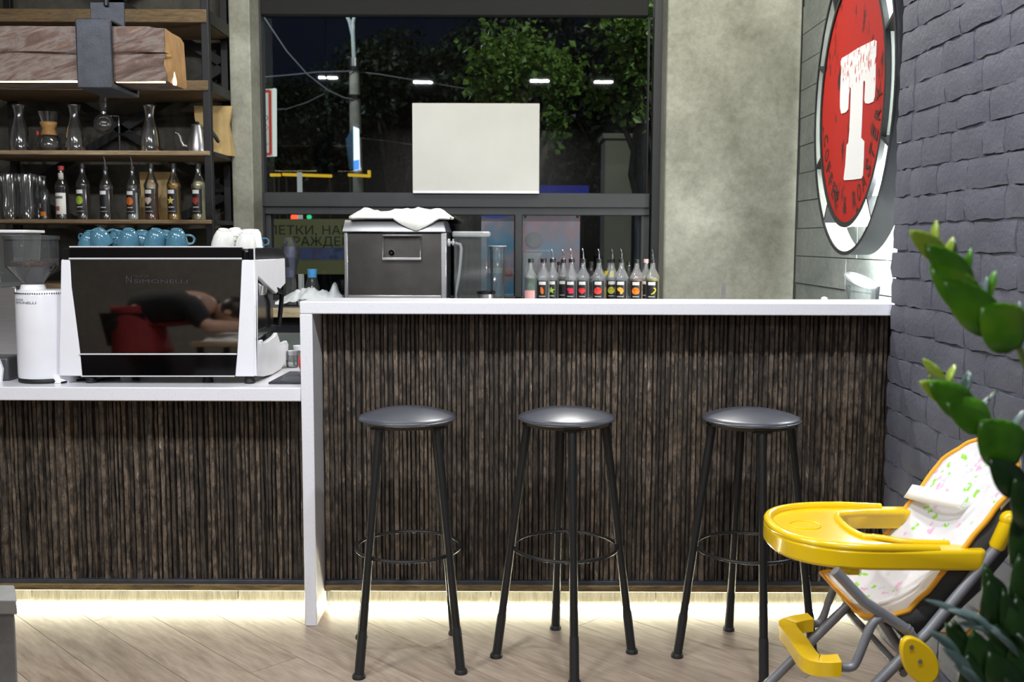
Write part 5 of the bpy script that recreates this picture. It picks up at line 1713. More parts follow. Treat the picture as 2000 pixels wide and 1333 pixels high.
mr_.inputs['To Min'].default_value = .78; mr_.inputs['To Max'].default_value = .60
tw.l(sx_.outputs[2], mr_.inputs[0])
gt = tw.n('ShaderNodeMath', operation='GREATER_THAN'); tw.l(nz, gt.inputs[0]); tw.l(mr_.outputs[0], gt.inputs[1])
cl = tw.mix(gt.outputs[0], (.82, .81, .80), (.5, .06, .05))
M['sign_white'] = tw.set(cl, .5)
mb = MB()
fv = [sp_(RD * cos(2 * pi * q / NSEG), RD * sin(2 * pi * q / NSEG), 0) for q in range(NSEG)]
mb.prism(fv, -Ns * .012)
mb.build('face', M['sign_red'], so, smooth=40)
annulus('black_rim', RD - .004, RD + .016, -.012, .006, M['black_metal'])
msd = plain('pale sign drum', (.62, .68, .64), .5, var=.05)
annulus('drum_side', RD + .002, RD + .012, -.085, -.012, msd)
RH = RD * 1.25
annulus('hoop_band', RH - .006, RH, -.085, .0, msd)
annulus('hoop_skin', RH, RH + .005, -.085, .0, M['frame'])
annulus('hoop_edge', RH - .008, RH + .007, .0, .006, M['black_metal'])
for q in (50, 125, 158, 202, 232, 308, 338, 22):
    a = R(q)
    MB().bar(sp_((RD + .012) * cos(a), (RD + .012) * sin(a), -.02), sp_((RH - .004) * cos(a), (RH - .004) * sin(a), -.02), .012, .05, Ns).build('strut', M['black_metal'], so)
# stand-offs to the wall and the light behind
for q in (45, 135, 225, 315):
    a = R(q)
    p = sp_(RD * .7 * cos(a), RD * .7 * sin(a), -.012)
    MB().tube([p, Vector((X_SIDE - .002, p.y, p.z))], .01, 8).build('stand_off', M['black_metal'], so)
mb = MB()
mb.tube([sp_(RD * .86 * cos(2 * pi * q / 48), RD * .86 * sin(2 * pi * q / 48), -.07) for q in range(48)], .010, 6, True)
mb.build('light_ring', emit('sign back light', (.93, 1.0, .97), 60), so)
for u_, v_, e_ in ((.24, -.52, 30), (.04, -.54, 26), (.42, -.40, 20), (.40, .34, 5)):
    pl_ = point('sign_back_lamp', sp_(u_, v_, -.105), e_, (.95, 1.0, .98), .02)
# letter T traced on the tilted face
def uv(px, py):
    p = on_plane(px, py, SC + Ns * .003, Ns)
    return p
Tz = [(342, 605), (420, 560), (500, 505), (600, 455), (680, 415), (700, 430), (695, 560), (690, 700), (688, 880), (680, 1010), (668, 1060), (620, 1080), (585, 1075), (575, 1040), (580, 960), (585, 860), (575, 835), (562, 860), (555, 1060), (552, 1150), (545, 1333)]
Tl = [(330, 640), (332, 760), (326, 900), (322, 1040), (322, 1120), (335, 1185), (385, 1170), (405, 1140), (412, 1000), (425, 905), (437, 920), (432, 1060), (425, 1250), (420, 1333)]
conv = lambda p: (1580 + p[0] / 5.33, p[1] / 5.33)
right = [conv(p) for p in Tz] + [(1580 + x / 4.3, 200 + y / 4.3) for x, y in ((440, 200), (435, 300), (462, 330), (458, 460), (450, 620), (440, 640), (370, 650))]
leftp = [(1580 + x / 4.3, 200 + y / 4.3) for x, y in ((295, 655), (290, 640), (305, 520), (315, 360), (330, 340), (345, 170))]
leftt = [conv(p) for p in Tl]
poly = right + leftp + leftt[::-1]
mb = MB().prism([uv(*p) for p in poly], -Ns * .002)
mb.build('letter_t', M['sign_white'], so, smooth=0)
# COFFEE & ROASTERY along the lower arc, one printed letter after the other
word = 'COFFEE & ROASTERY'
rt = RD * .84
a0, a1 = R(196), R(356)
tot = len(word) - 1
ink = colm((.015, .010, .010))
for i, ch in enumerate(word):
    a = a0 + (a1 - a0) * i / tot
    if ch == ' ': continue
    ctr = sp_((rt) * cos(a), rt * sin(a), .003)
    ug = Us * (-sin(a)) + Vs * cos(a)
    vg = Us * (-cos(a)) + Vs * (-sin(a))
    hh = RD * .15
    mb = MB()
    put_text(mb, ch, ctr - vg * (hh * .5), ug, vg, hh, RD * .105, center=True)
    mb.build('letter', ink, so, smooth=0)

# ------------------------------------------------------------------ bar stools
Z_ST = .825
st = thing('bar_stool', 'x', 'stool', (0, 0, 0), 'round black bar stools along the ledge')
rs = .154
MB().lathe([(rs * .985 * q / 10, Z_ST - .004 - .027 * (q / 10) ** 2.1) for q in range(11)] + [(rs, Z_ST - .036), (.152, Z_ST - .041), (.146, Z_ST - .044), (0, Z_ST - .044)], 48).build('seat', M['vinyl'], st, smooth=60)
MB().tube([(.1525 * cos(q * pi / 24), .1525 * sin(q * pi / 24), Z_ST - .038) for q in range(48)], .0035, 6, True).build('seat_piping', M['vinyl'], st)
MB().lathe([(0, Z_ST - .056), (.136, Z_ST - .056), (.140, Z_ST - .044), (0, Z_ST - .044)], 40).build('seat_board', plain('ply', (.035, .028, .018), .7), st)
rt_, rf_ = .126, .224
zl_ = Z_ST - .060
def legp(z):
    return rf_ + (rt_ - rf_) * z / zl_
for k in range(4):
    a = k * pi / 2
    ca, sa = cos(a), sin(a)
    P = lambda z: Vector((legp(z) * ca, legp(z) * sa, z))
    lg = MB().tube([P(.115), P(zl_)], .0135, 14).build('leg', M['stool_metal'], st)
    MB().tube([P(.012), P(.02), P(.13), P(.145)], [.0160, .0152, .0152, .0143], 14).build('sleeve', M['rubber'], lg)
    MB().lathe([(0, 0), (.021, 0), (.021, .008), (.017, .014), (0, .014)], 14, P(.0)).build('foot_cap', M['rubber'], lg)
    MB().box(-.028, .028, -.02, .02, zl_ - .002, zl_ + .005)
    b = P(zl_)
    tg = Vector((-sa, ca, 0)); rd = Vector((ca, sa, 0))
    MB().prism([b + tg * .028 - rd * .028, b + tg * .028 + rd * .014, b - tg * .028 + rd * .014, b - tg * .028 - rd * .028], (0, 0, .005)).build('mounting_plate', M['stool_metal'], st)
zr_ = .366
rr_ = legp(zr_) - .010
MB().tube([(rr_ * cos(q * pi / 30), rr_ * sin(q * pi / 30), zr_) for q in range(60)], .0058, 8, True).build('foot_ring', M['stool_metal'], st)
pos = []
for px, py, rz, lb in ((796, 813, R(45 + 7), 'round black padded bar stool nearest the waterfall leg of the ledge'), (1106.5, 813.5, R(5), 'middle round black padded bar stool with one leg facing the front'), (1468, 815.5, R(1.5), 'round black padded bar stool partly hidden behind the yellow high chair')):
    p = atz(px, py, Z_ST - .033)
    pos.append((p, rz, lb))
for i, (p, rz, lb) in enumerate(pos):
    if i == 0:
        continue
    dup(st, (p.x, p.y, 0), rz, lb)
st.location = (pos[0][0].x, pos[0][0].y, 0); st.rotation_euler = (0, 0, pos[0][1]); st['label'] = pos[0][2]
# ------------------------------------------------------------------ yellow high chair
YN, YFr = 2.06, 2.41                      # near and far flank
XT = at(1929, 1090, YN).x                 # arm ends
ZT = at(1800, 1075, YN).z                 # tray top
hc = thing('high_chair', 'folding baby high chair with yellow tray and patterned white seat by the brick wall', 'high chair', (.85, (YN + YFr) / 2, 0))
YC = (YN + YFr) / 2
# tray outline (plan), pointing to -X, arms to +X
xt0 = at(1499, 1032, YC).x
hw = (YFr - YN) / 2 + .006
def tray_outline(inset=0.0):
    pts = []
    ext = XT - xt0
    bx = xt0 + .215
    n = 22
    for q in range(n + 1):                # rounded front from far side to near side
        a = pi / 2 + pi * q / n
        rx_, ry_ = bx - xt0 - inset, hw - inset
        ca, sa = cos(a), sin(a)
        e = .80
        pts.append((bx + math.copysign(abs(ca) ** e, ca) * rx_, YC + math.copysign(abs(sa) ** e, sa) * ry_))
    aw = .052
    if inset == 0:
        pts += [(XT - .012, YC - hw), (XT, YC - hw + .012), (XT, YC - hw + aw - .01), (XT - .01, YC - hw + aw)]
        m = 14
        for q in range(m + 1):
            a = -pi / 2 - pi * q / m
            pts.append((XT - .155 + cos(a) * .085 + 0, YC + sin(a) * (hw - aw)))
        pts += [(XT - .01, YC + hw - aw), (XT, YC + hw - aw + .01), (XT, YC + hw - .012), (XT - .012, YC + hw)]
    return pts
ol = tray_outline()
m = MB()
def bmtray():
    bm = bmesh.new()
    vs = [bm.verts.new((x, y, ZT)) for x, y in ol]
    f = bm.faces.new(vs)
    bm.normal_update()
    if f.normal.z < 0: f.normal_flip()
    # skirt
    r = bmesh.ops.extrude_face_region(bm, geom=[f])
    low = [v for v in r['geom'] if isinstance(v, bmesh.types.BMVert)]
    bmesh.ops.translate(bm, verts=low, vec=(0, 0, -.044))
    bmesh.ops.recalc_face_normals(bm, faces=bm.faces)
    me = bpy.data.meshes.new('tray')
    bmesh.ops.translate(bm, verts=bm.verts, vec=-ORIGIN[hc.name])
    bm.to_mesh(me); bm.free()
    me.shade_smooth(); me.set_sharp_from_angle(angle=R(50))
    return me
me = bmtray()
me.materials.append(M['yellow'])
tr = bpy.data.objects.new('tray', me); COL.objects.link(tr); tr.parent = hc; ORIGIN[tr.name] = ORIGIN[hc.name]
md = tr.modifiers.new('bevel', 'BEVEL'); md.width, md.segments, md.limit_method, md.angle_limit = .010, 3, 'ANGLE', R(40)
# raised lip around the front and the inner dish
lip = tray_outline(.010)
lipz = ZT + .002
pts = [Vector((XT - .10, YC + hw - .014, lipz - .003))] + [Vector((x, y, lipz)) for x, y in lip] + [Vector((XT - .10, YC - hw + .014, lipz - .003))]
MB().tube(pts, .0105, 10).build('tray_lip', M['yellow'], tr, smooth=60)
inn = [(XT - .250 + cos(a) * .018, YC + sin(a) * (hw - .06)) for a in [pi / 2 - pi * q / 12 for q in range(13)]]
pts = [Vector((XT - .06, YC + hw - .056, lipz - .004)), Vector((XT - .14, YC + hw - .062, lipz - .003)), Vector((XT - .20, YC + hw - .085, lipz)), Vector((XT - .232, YC + hw * .45, lipz)), Vector((XT - .243, YC, lipz)), Vector((XT - .232, YC - hw * .45, lipz)), Vector((XT - .20, YC - hw + .085, lipz)), Vector((XT - .14, YC - hw + .062, lipz - .003)), Vector((XT - .06, YC - hw + .056, lipz - .004))]
def smooth_path(p, k=4):
    out = []
    for i in range(len(p) - 1):
        a, b, c_, d = p[max(i - 1, 0)], p[i], p[i + 1], p[min(i + 2, len(p) - 1)]
        for q in range(k):
            t_ = q / k
            out.append(.5 * ((2 * b) + (c_ - a) * t_ + (2 * a - 5 * b + 4 * c_ - d) * t_ ** 2 + (-a + 3 * b - 3 * c_ + d) * t_ ** 3))
    return out + [p[-1]]
MB().tube(smooth_path(pts), .008, 8).build('tray_lip', M['yellow'], tr, smooth=60)
c = atz(1572, 1026, ZT + .001)
MB().tube([Vector((c.x + .034 * cos(q * pi / 12), c.y + .034 * sin(q * pi / 12), ZT + .0005)) for q in range(24)], .0022, 6, True).build('cup_ring', M['yellow'], tr)
MB().lathe([(0, 0), (.045, 0), (.045, .014), (0, .014)], 6, (at(1664, 1120, YN + .02).x, YN + .025, ZT - .058), None, .5, .4).build('tray_clip', M['yellow'], tr, bevel=.002)

# seat shell: fabric hammock from front lip up to the back top
fab = NT('printed seat fabric')
tc = fab.n('ShaderNodeTexCoord')
vo = fab.n('ShaderNodeTexVoronoi'); vo.inputs['Scale'].default_value = 37; vo.inputs['Randomness'].default_value = .9
mpv = fab.n('ShaderNodeMapping'); mpv.inputs['Scale'].default_value = (1, 1, 1)
nd = fab.n('ShaderNodeTexNoise'); nd.inputs['Scale'].default_value = 60
av = fab.n('ShaderNodeMix', data_type='RGBA'); av.inputs[0].default_value = .035
fab.l(tc.outputs['Object'], av.inputs[6]); fab.l(nd.outputs['Color'], av.inputs[7]); fab.l(tc.outputs['Object'], nd.inputs['Vector'])
fab.l(av.outputs[2], vo.inputs['Vector'])
lt = fab.ramp(vo.outputs['Distance'], [(.28, (1, 1, 1)), (.33, (0, 0, 0))])
sc_ = fab.n('ShaderNodeSeparateColor'); fab.l(vo.outputs['Color'], sc_.inputs[0])
hue = fab.ramp(sc_.outputs[0], [(0, (.25, .60, .04)), (.30, (.22, .5, .05)), (.301, (.66, .38, .52)), (.62, (.60, .30, .46)), (.621, (.55, .56, .58)), (1, (.75, .75, .74))], 'CONSTANT')
pick = fab.n('ShaderNodeMath', operation='LESS_THAN'); fab.l(sc_.outputs[1], pick.inputs[0]); pick.inputs[1].default_value = .85
mu = fab.n('ShaderNodeMath', operation='MULTIPLY'); fab.l(lt, mu.inputs[0]); fab.l(pick.outputs[0], mu.inputs[1])
fc = fab.mix(mu.outputs[0], (.64, .628, .65), hue)
nzf = fab.noise(tc.outputs['Object'], 18, 3)
fab.bump(nzf, .35, .01)
M['fabric'] = fab.set(fc, .75)
prof = [(.752, .553), (.80, .553), (.845, .572), (.885, .612), (.925, .668), (.965, .722), (1.005, .778), (1.04, .826), (1.075, .872), (1.092, .893)]
wid = [.285, .305, .31, .31, .31, .315, .325, .325, .25, .17]
def rows():
    out = []
    for (x, z), w in zip(prof, wid):
        r = []
        for q in range(11):
            v = q / 10
            sag = .022 * (1 - (2 * v - 1) ** 2)
            r.append(Vector((x + sag * .7, YC - w / 2 + w * v, z - sag * .8)))
        out.append(r)
    return out
RW = rows()
nr = len(RW) - 1
def interp(u, v):
    x = u * nr; i = min(int(x), nr - 1); f_ = x - i
    y = v * 10; j = min(int(y), 9); g = y - j
    a = RW[i][j].lerp(RW[i][j + 1], g); b = RW[i + 1][j].lerp(RW[i + 1][j + 1], g)
    p = a.lerp(b, f_)
    quilt = .006 * abs(sin(pi * v * 2)) + .004 * noise.noise(Vector((u * 12, v * 7, 2)))
    return p + Vector((-.7, 0, .7)) * quilt
MB().grid(interp, 36, 20).build('seat_cover', M['fabric'], hc, solid=.012, smooth=70)
edge = [interp(u / 36, 0) for u in range(37)] + [interp(1, v / 10) for v in range(1, 11)] + [interp(1 - u / 36, 1) for u in range(1, 37)] + [interp(0, 1 - v / 10) for v in range(1, 10)]
edge = [p + Vector((-.004, 0, .004)) for p in edge]
MB().tube(edge, .0058, 8, True).build('piping', M['piping'], hc, smooth=60)
MB().grid(lambda u, v: interp(.06 + u * .86, v * .78 + .11) + Vector((.030 + .045 * sin(pi * u), 0, -.020 - .035 * sin(pi * u))), 20, 10).build('seat_sling', M['grey_cloth'], hc, solid=.01, smooth=70)
# near flank cloth and its piping
fl = [interp(u, 0) for u in (.1, .25, .4, .55, .7, .85)]
lowp = [p + Vector((.055, .01, -.060)) for p in fl]
vs = fl + lowp
MB().add(vs, [(i, i + 1, 7 + i, 6 + i) for i in range(5)]).build('side_cloth', M['grey_cloth'], hc, solid=.006)
pa = [tuple(at(x, y, YN + .05)) for x, y in ((1750, 1232), (1800, 1234), (1850, 1240), (1890, 1238), (1915, 1195), (1925, 1175))]
MB().tube(smooth_path([Vector(p) for p in pa]), .005, 6).build('piping', M['piping'], hc)
# strap across the back
sa = [interp(.585, .97) + Vector((-.012, .03, .012)), interp(.59, .90) + Vector((-.022, 0, .022)), interp(.62, .6) + Vector((-.03, 0, .03)), interp(.66, .35) + Vector((-.018, 0, .018))]
m = MB()
wv = Vector((.010, 0, .016))
sv = smooth_path(sa, 6)
m.grid(lambda u, v: sv[round(u * (len(sv) - 1))] + wv * (v * 2 - 1), len(sv) - 1, 1)
m.build('strap', M['cloth'], hc, solid=.003, smooth=60)
bkl = interp(.70, .97) + Vector((-.012, .03, .012))
# frame tubes
def fr_tube(name, pts, r=.0115, m='grey_tube'):
    return MB().tube([Vector(p) for p in pts], r, 12).build(name, M[m], hc)
hubN = at(1788, 1283, YN - .008)
for side, Y in (('n', YN), ('f', YFr)):
    dz = 0
    fr_tube('front_tube', [(.676, Y, ZT - .045), (.74, Y, .60), (hubN.x - .01, Y, hubN.z + .05)])
    fr_tube('rear_leg', [(hubN.x - .02, Y, hubN.z + .06), (1.19, Y, .012)])
    Yl = Y + (.004 if side == 'n' else -.02)
    k1, k0 = at(1969, 1020, YN + .004), at(1945, 1072, YN + .004)
    d1, d0 = Vector((k1.x, Yl, k1.z)), Vector((k0.x, Yl, k0.z))
    fr_tube('front_leg', [d1, d0, (hubN.x + .03, Yl, hubN.z + .05), (.40, Y, .012)])
    if side == 'n':
        MB().tube([d0, d0.lerp(d1, .1), d1], [.0135, .0165, .0165], 12).build('sleeve', M['yellow'], hc)
        MB().sphere(d1 + Vector((.002, 0, .004)), (.020, .018, .020)).build('knob', M['yellow'], hc)
    else:
        MB().sphere(at(1834, 946, Yl), (.014, .014, .018)).build('knob', M['yellow'], hc)
    MB().tube([(.55, Y, .2095), (.585, Y, .2545)], .0155, 12).build('sleeve', M['yellow'], hc)
    for xx in (.40, 1.19):
        MB().tube([(xx, Y, 0), (xx, Y, .03)], .017, 12).build('foot', M['rubber'], hc)
    # oval hinge hub
    Yh = Y - .030 if side == 'n' else Y + .014
    a = R(-58)
    hubp = []
    for q in range(28):
        t_ = 2 * pi * q / 28
        ex, ez = .056 * cos(t_), .034 * sin(t_) * (1 + .15 * cos(t_))
        hubp.append(Vector((hubN.x + ex * cos(a) - ez * sin(a), Yh, hubN.z + ex * sin(a) + ez * cos(a))))
    hb = MB().prism(hubp, (0, .016, 0)).build('hinge_hub', M['yellow'], hc, bevel=.004)
    for t_ in (-.62, .02):
        cc = Vector((hubN.x + .056 * t_ * cos(a), Yh - .002, hubN.z + .056 * t_ * sin(a)))
        MB().tube([cc, cc + Vector((0, .004, 0))], .0045, 10).build('bolt', M['steel'], hb)
    # foot rest stay
fN = [at(1643, 1304, YN), at(1664, 1303, YN), at(1676, 1285, YN), at(1702, 1222, YN), at(1722, 1205, YN)]
fF = [at(1582, 1218, YFr), at(1598, 1218, YFr), at(1608, 1205, YFr), at(1628, 1152, YFr), at(1650, 1130, YFr)]
fr_tube('foot_rest_stay', smooth_path(fN, 4), .0095)
fr_tube('foot_rest_stay', smooth_path(fF, 4), .0095)
# foot rest: yellow bar bent back at both ends
fz0 = (fN[0].z + fF[0].z) / 2
p0, p1 = at(1533, 1225, YFr - .01), at(1588, 1302, YN + .01)
e0, e1 = at(1583, 1216, YFr), at(1640, 1300, YN)
path = smooth_path([e0, e0.lerp(p0, .6), p0 + Vector((-.0, -.02, 0)), p0.lerp(p1, .5), p1 + Vector((0, .02, 0)), e1.lerp(p1, .6), e1], 5)
m = MB()
rowsf = []
for i, p in enumerate(path):
    tg = (path[min(i + 1, len(path) - 1)] - path[max(i - 1, 0)]).normalized()
    sd = tg.cross(Vector((0, 0, 1))).normalized()
    w, h = .021, .016
    rowsf.append([p + sd * w + Vector((0, 0, h)), p - sd * w + Vector((0, 0, h)), p - sd * w - Vector((0, 0, h)), p + sd * w - Vector((0, 0, h))])
m.grid(lambda u, v: rowsf[round(v * (len(path) - 1))][round(u * 4) % 4], 4, len(path) - 1, True)
m.add(rowsf[0], [(0, 1, 2, 3)]); m.add(rowsf[-1], [(0, 1, 2, 3)])
m.build('foot_rest', M['yellow'], hc, bevel=.006, smooth=50)
fr_tube('cross_bar', [(hubN.x - .02, YN, hubN.z - .04), (hubN.x - .02, YFr, hubN.z - .04)], .009)
fr_tube('cross_bar', [(.42, YN, .04), (.42, YFr, .04)], .009)
fr_tube('cross_bar', [(1.10, YN, .14), (1.10, YFr, .14)], .009)

# black cabinet edge at the brick wall
c = at(1994, 1000, 2.36)
zc_ = at(1994, 690, 2.36).z
o = thing('side_cabinet', 'narrow black cabinet against the brick wall at the picture edge', 'cabinet', (c.x + .03, 2.23, 0))
MB().box(c.x, X_BRK - .012, 2.11, 2.355, .06, zc_ - .02).build('body', M['black_metal'], o, bevel=.003)
MB().box(c.x - .0, X_BRK - .010, 2.105, 2.36, zc_ - .02, zc_).build('top', M['black_metal'], o, bevel=.002)
MB().box(c.x + .01, X_BRK - .015, 2.12, 2.34, 0, .06).build('base', M['black_metal'], o)

# grey bench corner in the foreground
YT0 = 1.85
c = at(33, 1172, YT0)
cb_ = atz(28, 1143, c.z)
o = thing('grey_bench', 'grey rendered bench block whose corner enters at the bottom edge', 'bench', (c.x - .3, (YT0 + cb_.y) / 2, 0))
def quad(z0, z1, ins):
    return MB().prism([(c.x - .7, YT0 + ins, z0), (c.x - ins, YT0 + ins, z0), (cb_.x - ins, cb_.y - ins, z0), (c.x - .7, cb_.y - ins, z0)], (0, 0, z1 - z0))
quad(0, c.z - .03, .010).build('body', plain('grey render', (.13, .125, .12), .75, var=.1, bump=.2), o, bevel=.004)
quad(c.z - .03, c.z, 0).build('top', plain('grey bench top', (.20, .195, .185), .6, var=.1), o, bevel=.003)

# ------------------------------------------------------------------ potted plant in front
def leafm(name, a, b, c):
    t = NT(name)
    co = t.coord(rand=3.0)
    cl = t.ramp(t.noise(co, 14, 3), [(.3, a), (.55, b), (.78, c)])
    t.b.inputs['Subsurface Weight'].default_value = 0.0
    return t.set(cl, .28)
M['zz'] = leafm('glossy green leaf', (.025, .10, .004), (.06, .21, .006), (.15, .27, .012))
M['zz_tip'] = leafm('young yellow green leaf', (.17, .30, .02), (.26, .36, .03), (.34, .38, .05))
M['zz_dark'] = leafm('deep green leaf', (.008, .03, .006), (.015, .055, .01), (.03, .08, .015))
M['silver'] = leafm('silvery narrow leaf', (.05, .09, .08), (.10, .15, .14), (.20, .26, .26))
M['stem'] = plain('leaf stalk', (.10, .16, .03), .5)
YPL = 1.18
pot = Vector((.84, 1.30, 0))
pl = thing('potted_plant', 'potted plant with arching stems of glossy green paired leaves at the picture edge', 'plant', pot)
MB().lathe([(0, 0), (.13, 0), (.17, .40), (.18, .42), (.16, .42), (.155, .39), (0, .385)], 32, pot).build('pot', plain('charcoal pot', (.03, .03, .032), .6), pl)
MB().lathe([(0, .392), (.154, .39)], 24, pot).build('soil', plain('soil', (.02, .014, .01), .95), pl)
def leaf(base, tip, width, nrm, m, par=pl, fold=.06, name='leaf'):
    base, tip = Vector(base), Vector(tip)
    d = tip - base
    L = d.length
    d.normalize()
    nrm = Vector(nrm)
    s = d.cross(nrm).normalized()
    n2 = s.cross(d).normalized()
    NL = 8
    vs, fs = [], []
    for i in range(NL + 1):
        t_ = i / NL
        w = width * max(.015, sin(pi * t_ ** .85) ** .75)
        c_ = base + d * (L * t_) + n2 * (.05 * L * sin(pi * t_))
        vs += [c_ - s * w + n2 * w * fold, c_, c_ + s * w + n2 * w * fold]
    for i in range(NL):
        a = i * 3
        fs += [(a, a + 1, a + 4, a + 3), (a + 1, a + 2, a + 5, a + 4)]
    return MB().add(vs, fs).build(name, m, par, solid=.0012, smooth=80)
def A(x, y, Y): return at(x, y, Y)
V = Vector
toward = V((-.35, -.9, .35))
upn = V((-.3, -.5, .8))
def frond(stem, Y0):
    s_ = smooth_path([A(x, y, Y0 + dy) for x, y, dy in stem], 5)
    s_.append(pot + V((0, 0, .39)))
    n = len(s_)
    MB().tube(smooth_path([s_[0], s_[n // 3], s_[2 * n // 3], s_[-2], s_[-2].lerp(s_[-1], .5) + V((.03, 0, .06)), s_[-1]], 6), [.002 + .0035 * q / 30 for q in range(31)], 8).build('stem', M['stem'], pl)
frond([(1815, 500, 0), (1850, 555, .01), (1905, 615, .02), (1955, 660, .02), (1998, 700, .03)], YPL)
# upper frond, broad leaves facing the room
for b, t_, w, m, nn in (((1850, 512), (1774, 450), 23, 'zz_tip', toward), ((1900, 570), (1806, 478), 31, 'zz', toward), ((1918, 612), (1815, 520), 37, 'zz', toward),
                        ((1955, 655), (1838, 545), 40, 'zz', V((-.2, -.95, .1))), ((1996, 676), (1914, 598), 50, 'zz', V((-.1, -.97, .1)))):
    leaf(A(*b, YPL), A(*t_, YPL - .015), w / F_PX * YPL, nn, M[m])
for b, t_, w, m in (((1828, 480), (1829, 430), 11, 'zz_tip'), ((1850, 510), (1862, 462), 11, 'zz_tip'), ((1868, 525), (1866, 470), 8, 'silver'), ((1888, 550), (1897, 484), 11, 'zz'), ((1872, 535), (1880, 500), 8, 'silver'), ((1932, 585), (1944, 528), 12, 'zz'), ((1925, 578), (1928, 540), 7, 'silver'), ((1996, 640), (1990, 588), 13, 'silver')):
    leaf(A(*b, YPL + .02), A(*t_, YPL + .03), w / F_PX * YPL, V((-.9, -.4, .2)), M[m])
# middle frond
frond([(1815, 735, 0), (1850, 780, .01), (1905, 830, .02), (1955, 880, .03), (1998, 960, .04)], YPL + .04)
Y2_ = YPL + .04
for b, t_, w, m, nn in (((1872, 790), (1795, 745), 22, 'zz_tip', toward), ((1905, 815), (1812, 745), 33, 'zz', toward), ((1935, 835), (1845, 785), 36, 'zz', toward), ((1988, 905), (1912, 822), 50, 'zz', V((-.1, -.97, .1))),
                        ((1998, 970), (1932, 895), 32, 'zz_dark', V((-.2, -.9, .3))), ((2010, 1040), (1982, 930), 26, 'zz_dark', V((-.2, -.9, .3)))):
    leaf(A(*b, Y2_), A(*t_, Y2_ - .015), w / F_PX * Y2_, nn, M[m])
for b, t_, w, m in (((1845, 742), (1802, 700), 12, 'zz_tip'), ((1852, 750), (1866, 712), 10, 'zz_tip'), ((1885, 772), (1893, 724), 14, 'silver'), ((1888, 768), (1891, 728), 9, 'zz_dark'), ((1918, 800), (1932, 775), 10, 'silver'), ((1928, 785), (1950, 762), 5, 'zz_dark'), ((1975, 850), (2002, 800), 9, 'silver')):
    leaf(A(*b, Y2_ + .02), A(*t_, Y2_ + .03), w / F_PX * Y2_, V((-.9, -.4, .2)), M[m])
# lower dark leaves and silvery sprays
Y3_ = YPL + .10
for b, t_, w, m in (((1955, 1240), (1922, 1100), 22, 'zz_dark'), ((1935, 1250), (1932, 1130), 24, 'zz_dark'), ((1895, 1320), (1845, 1215), 16, 'zz_dark'), ((1925, 1345), (1900, 1230), 34, 'zz_dark'), ((1965, 1345), (1945, 1220), 36, 'zz_dark'), ((2000, 1330), (1985, 1160), 40, 'zz_dark'), ((2010, 1230), (1990, 1080), 34, 'zz_dark'),
                    ((2010, 1060), (1984, 960), 24, 'zz_dark'), ((1885, 1300), (1862, 1210), 20, 'zz_dark'), ((2006, 1140), (1978, 1010), 26, 'zz_dark'), ((1990, 1290), (1958, 1150), 24, 'zz_dark'), ((1990, 1400), (1930, 1270), 40, 'zz_dark'), ((1900, 1400), (1890, 1275), 30, 'zz_dark'), ((2015, 1400), (1975, 1260), 40, 'zz_dark'), ((1960, 1180), (1926, 1120), 20, 'zz_dark')):
    leaf(A(*b, Y3_), A(*t_, Y3_ - .02), w / F_PX * Y3_, V((-.15, -.95, .2)), M[m])
for b, t_, w in (((1895, 1213), (1806, 1172), 9), ((1935, 1222), (1850, 1192), 11), ((1962, 1240), (1868, 1218), 12), ((1992, 1285), (1935, 1232), 9), ((2004, 1262), (1986, 1240), 10), ((1880, 1290), (1812, 1232), 14), ((1905, 1325), (1840, 1268), 15), ((1925, 1350), (1862, 1300), 14), ((1950, 1250), (1900, 1205), 10)):
    leaf(A(*b, Y3_ - .03), A(*t_, Y3_ - .06), w / F_PX * Y3_, V((-.3, -.6, .7)), M['silver'])
for a_, b_ in (((1955, 1240), (1990, 1420)), ((1995, 1285), (2010, 1420)), ((1935, 1330), (1980, 1430))):
    p0, p1 = A(*a_, Y3_), A(*b_, Y3_)
    MB().tube(smooth_path([p0, p1, pot + V((-.03, 0, .39))], 6), .004, 6).build('stem', M['stem'], pl)
# ------------------------------------------------------------------ person bending over a side table (seen in the mirror panel)
def skin(name, verts, edges, m, parent, root=0, sub=2):
    """verts: (x, y, z, radius)"""
    off = ORIGIN[parent.name]
    me = bpy.data.meshes.new(name)
    me.from_pydata([Vector(v[:3]) - off for v in verts], edges, [])
    o = bpy.data.objects.new(name, me)
    COL.objects.link(o)
    o.parent = parent
    ORIGIN[o.name] = off
    md = o.modifiers.new('skin', 'SKIN')
    md.use_smooth_shade = True
    sv = me.skin_vertices[0].data
    for i, v in enumerate(verts):
        r = v[3] if isinstance(v[3], tuple) else (v[3], v[3])
        sv[i].radius = r
        sv[i].use_root = (i == root)
    o.modifiers.new('sub', 'SUBSURF').levels = sub
    o.modifiers['sub'].render_levels = sub
    me.materials.append(m)
    return o
hx, hy = -2.50, 0.30
pe = thing('person', 'person in black shirt and red apron bending over a side table with blue cups', 'person', (hx, hy, 0))
skm = plain('skin', (.55, .33, .24), .5, var=.04)
shirt = plain('black shirt', (.012, .012, .014), .85)
apron = plain('dark red apron', (.20, .012, .014), .8)
trous = plain('dark trousers', (.012, .012, .016), .85)
J = {}
V_, E_ = [], []
def jn(n, x, y, z, r, to=None):
    J[n] = len(V_)
    V_.append((hx + x, hy + y, z, r))
    if to: E_.append((J[to], J[n]))
jn('pelvis', -.06, 0, .84, .13)
jn('waist', .09, 0, .90, .12, 'pelvis'); jn('chest', .30, 0, .93, .135, 'waist'); jn('neckb', .46, 0, .92, .065, 'chest'); jn('neck', .53, 0, .90, .055, 'neckb')
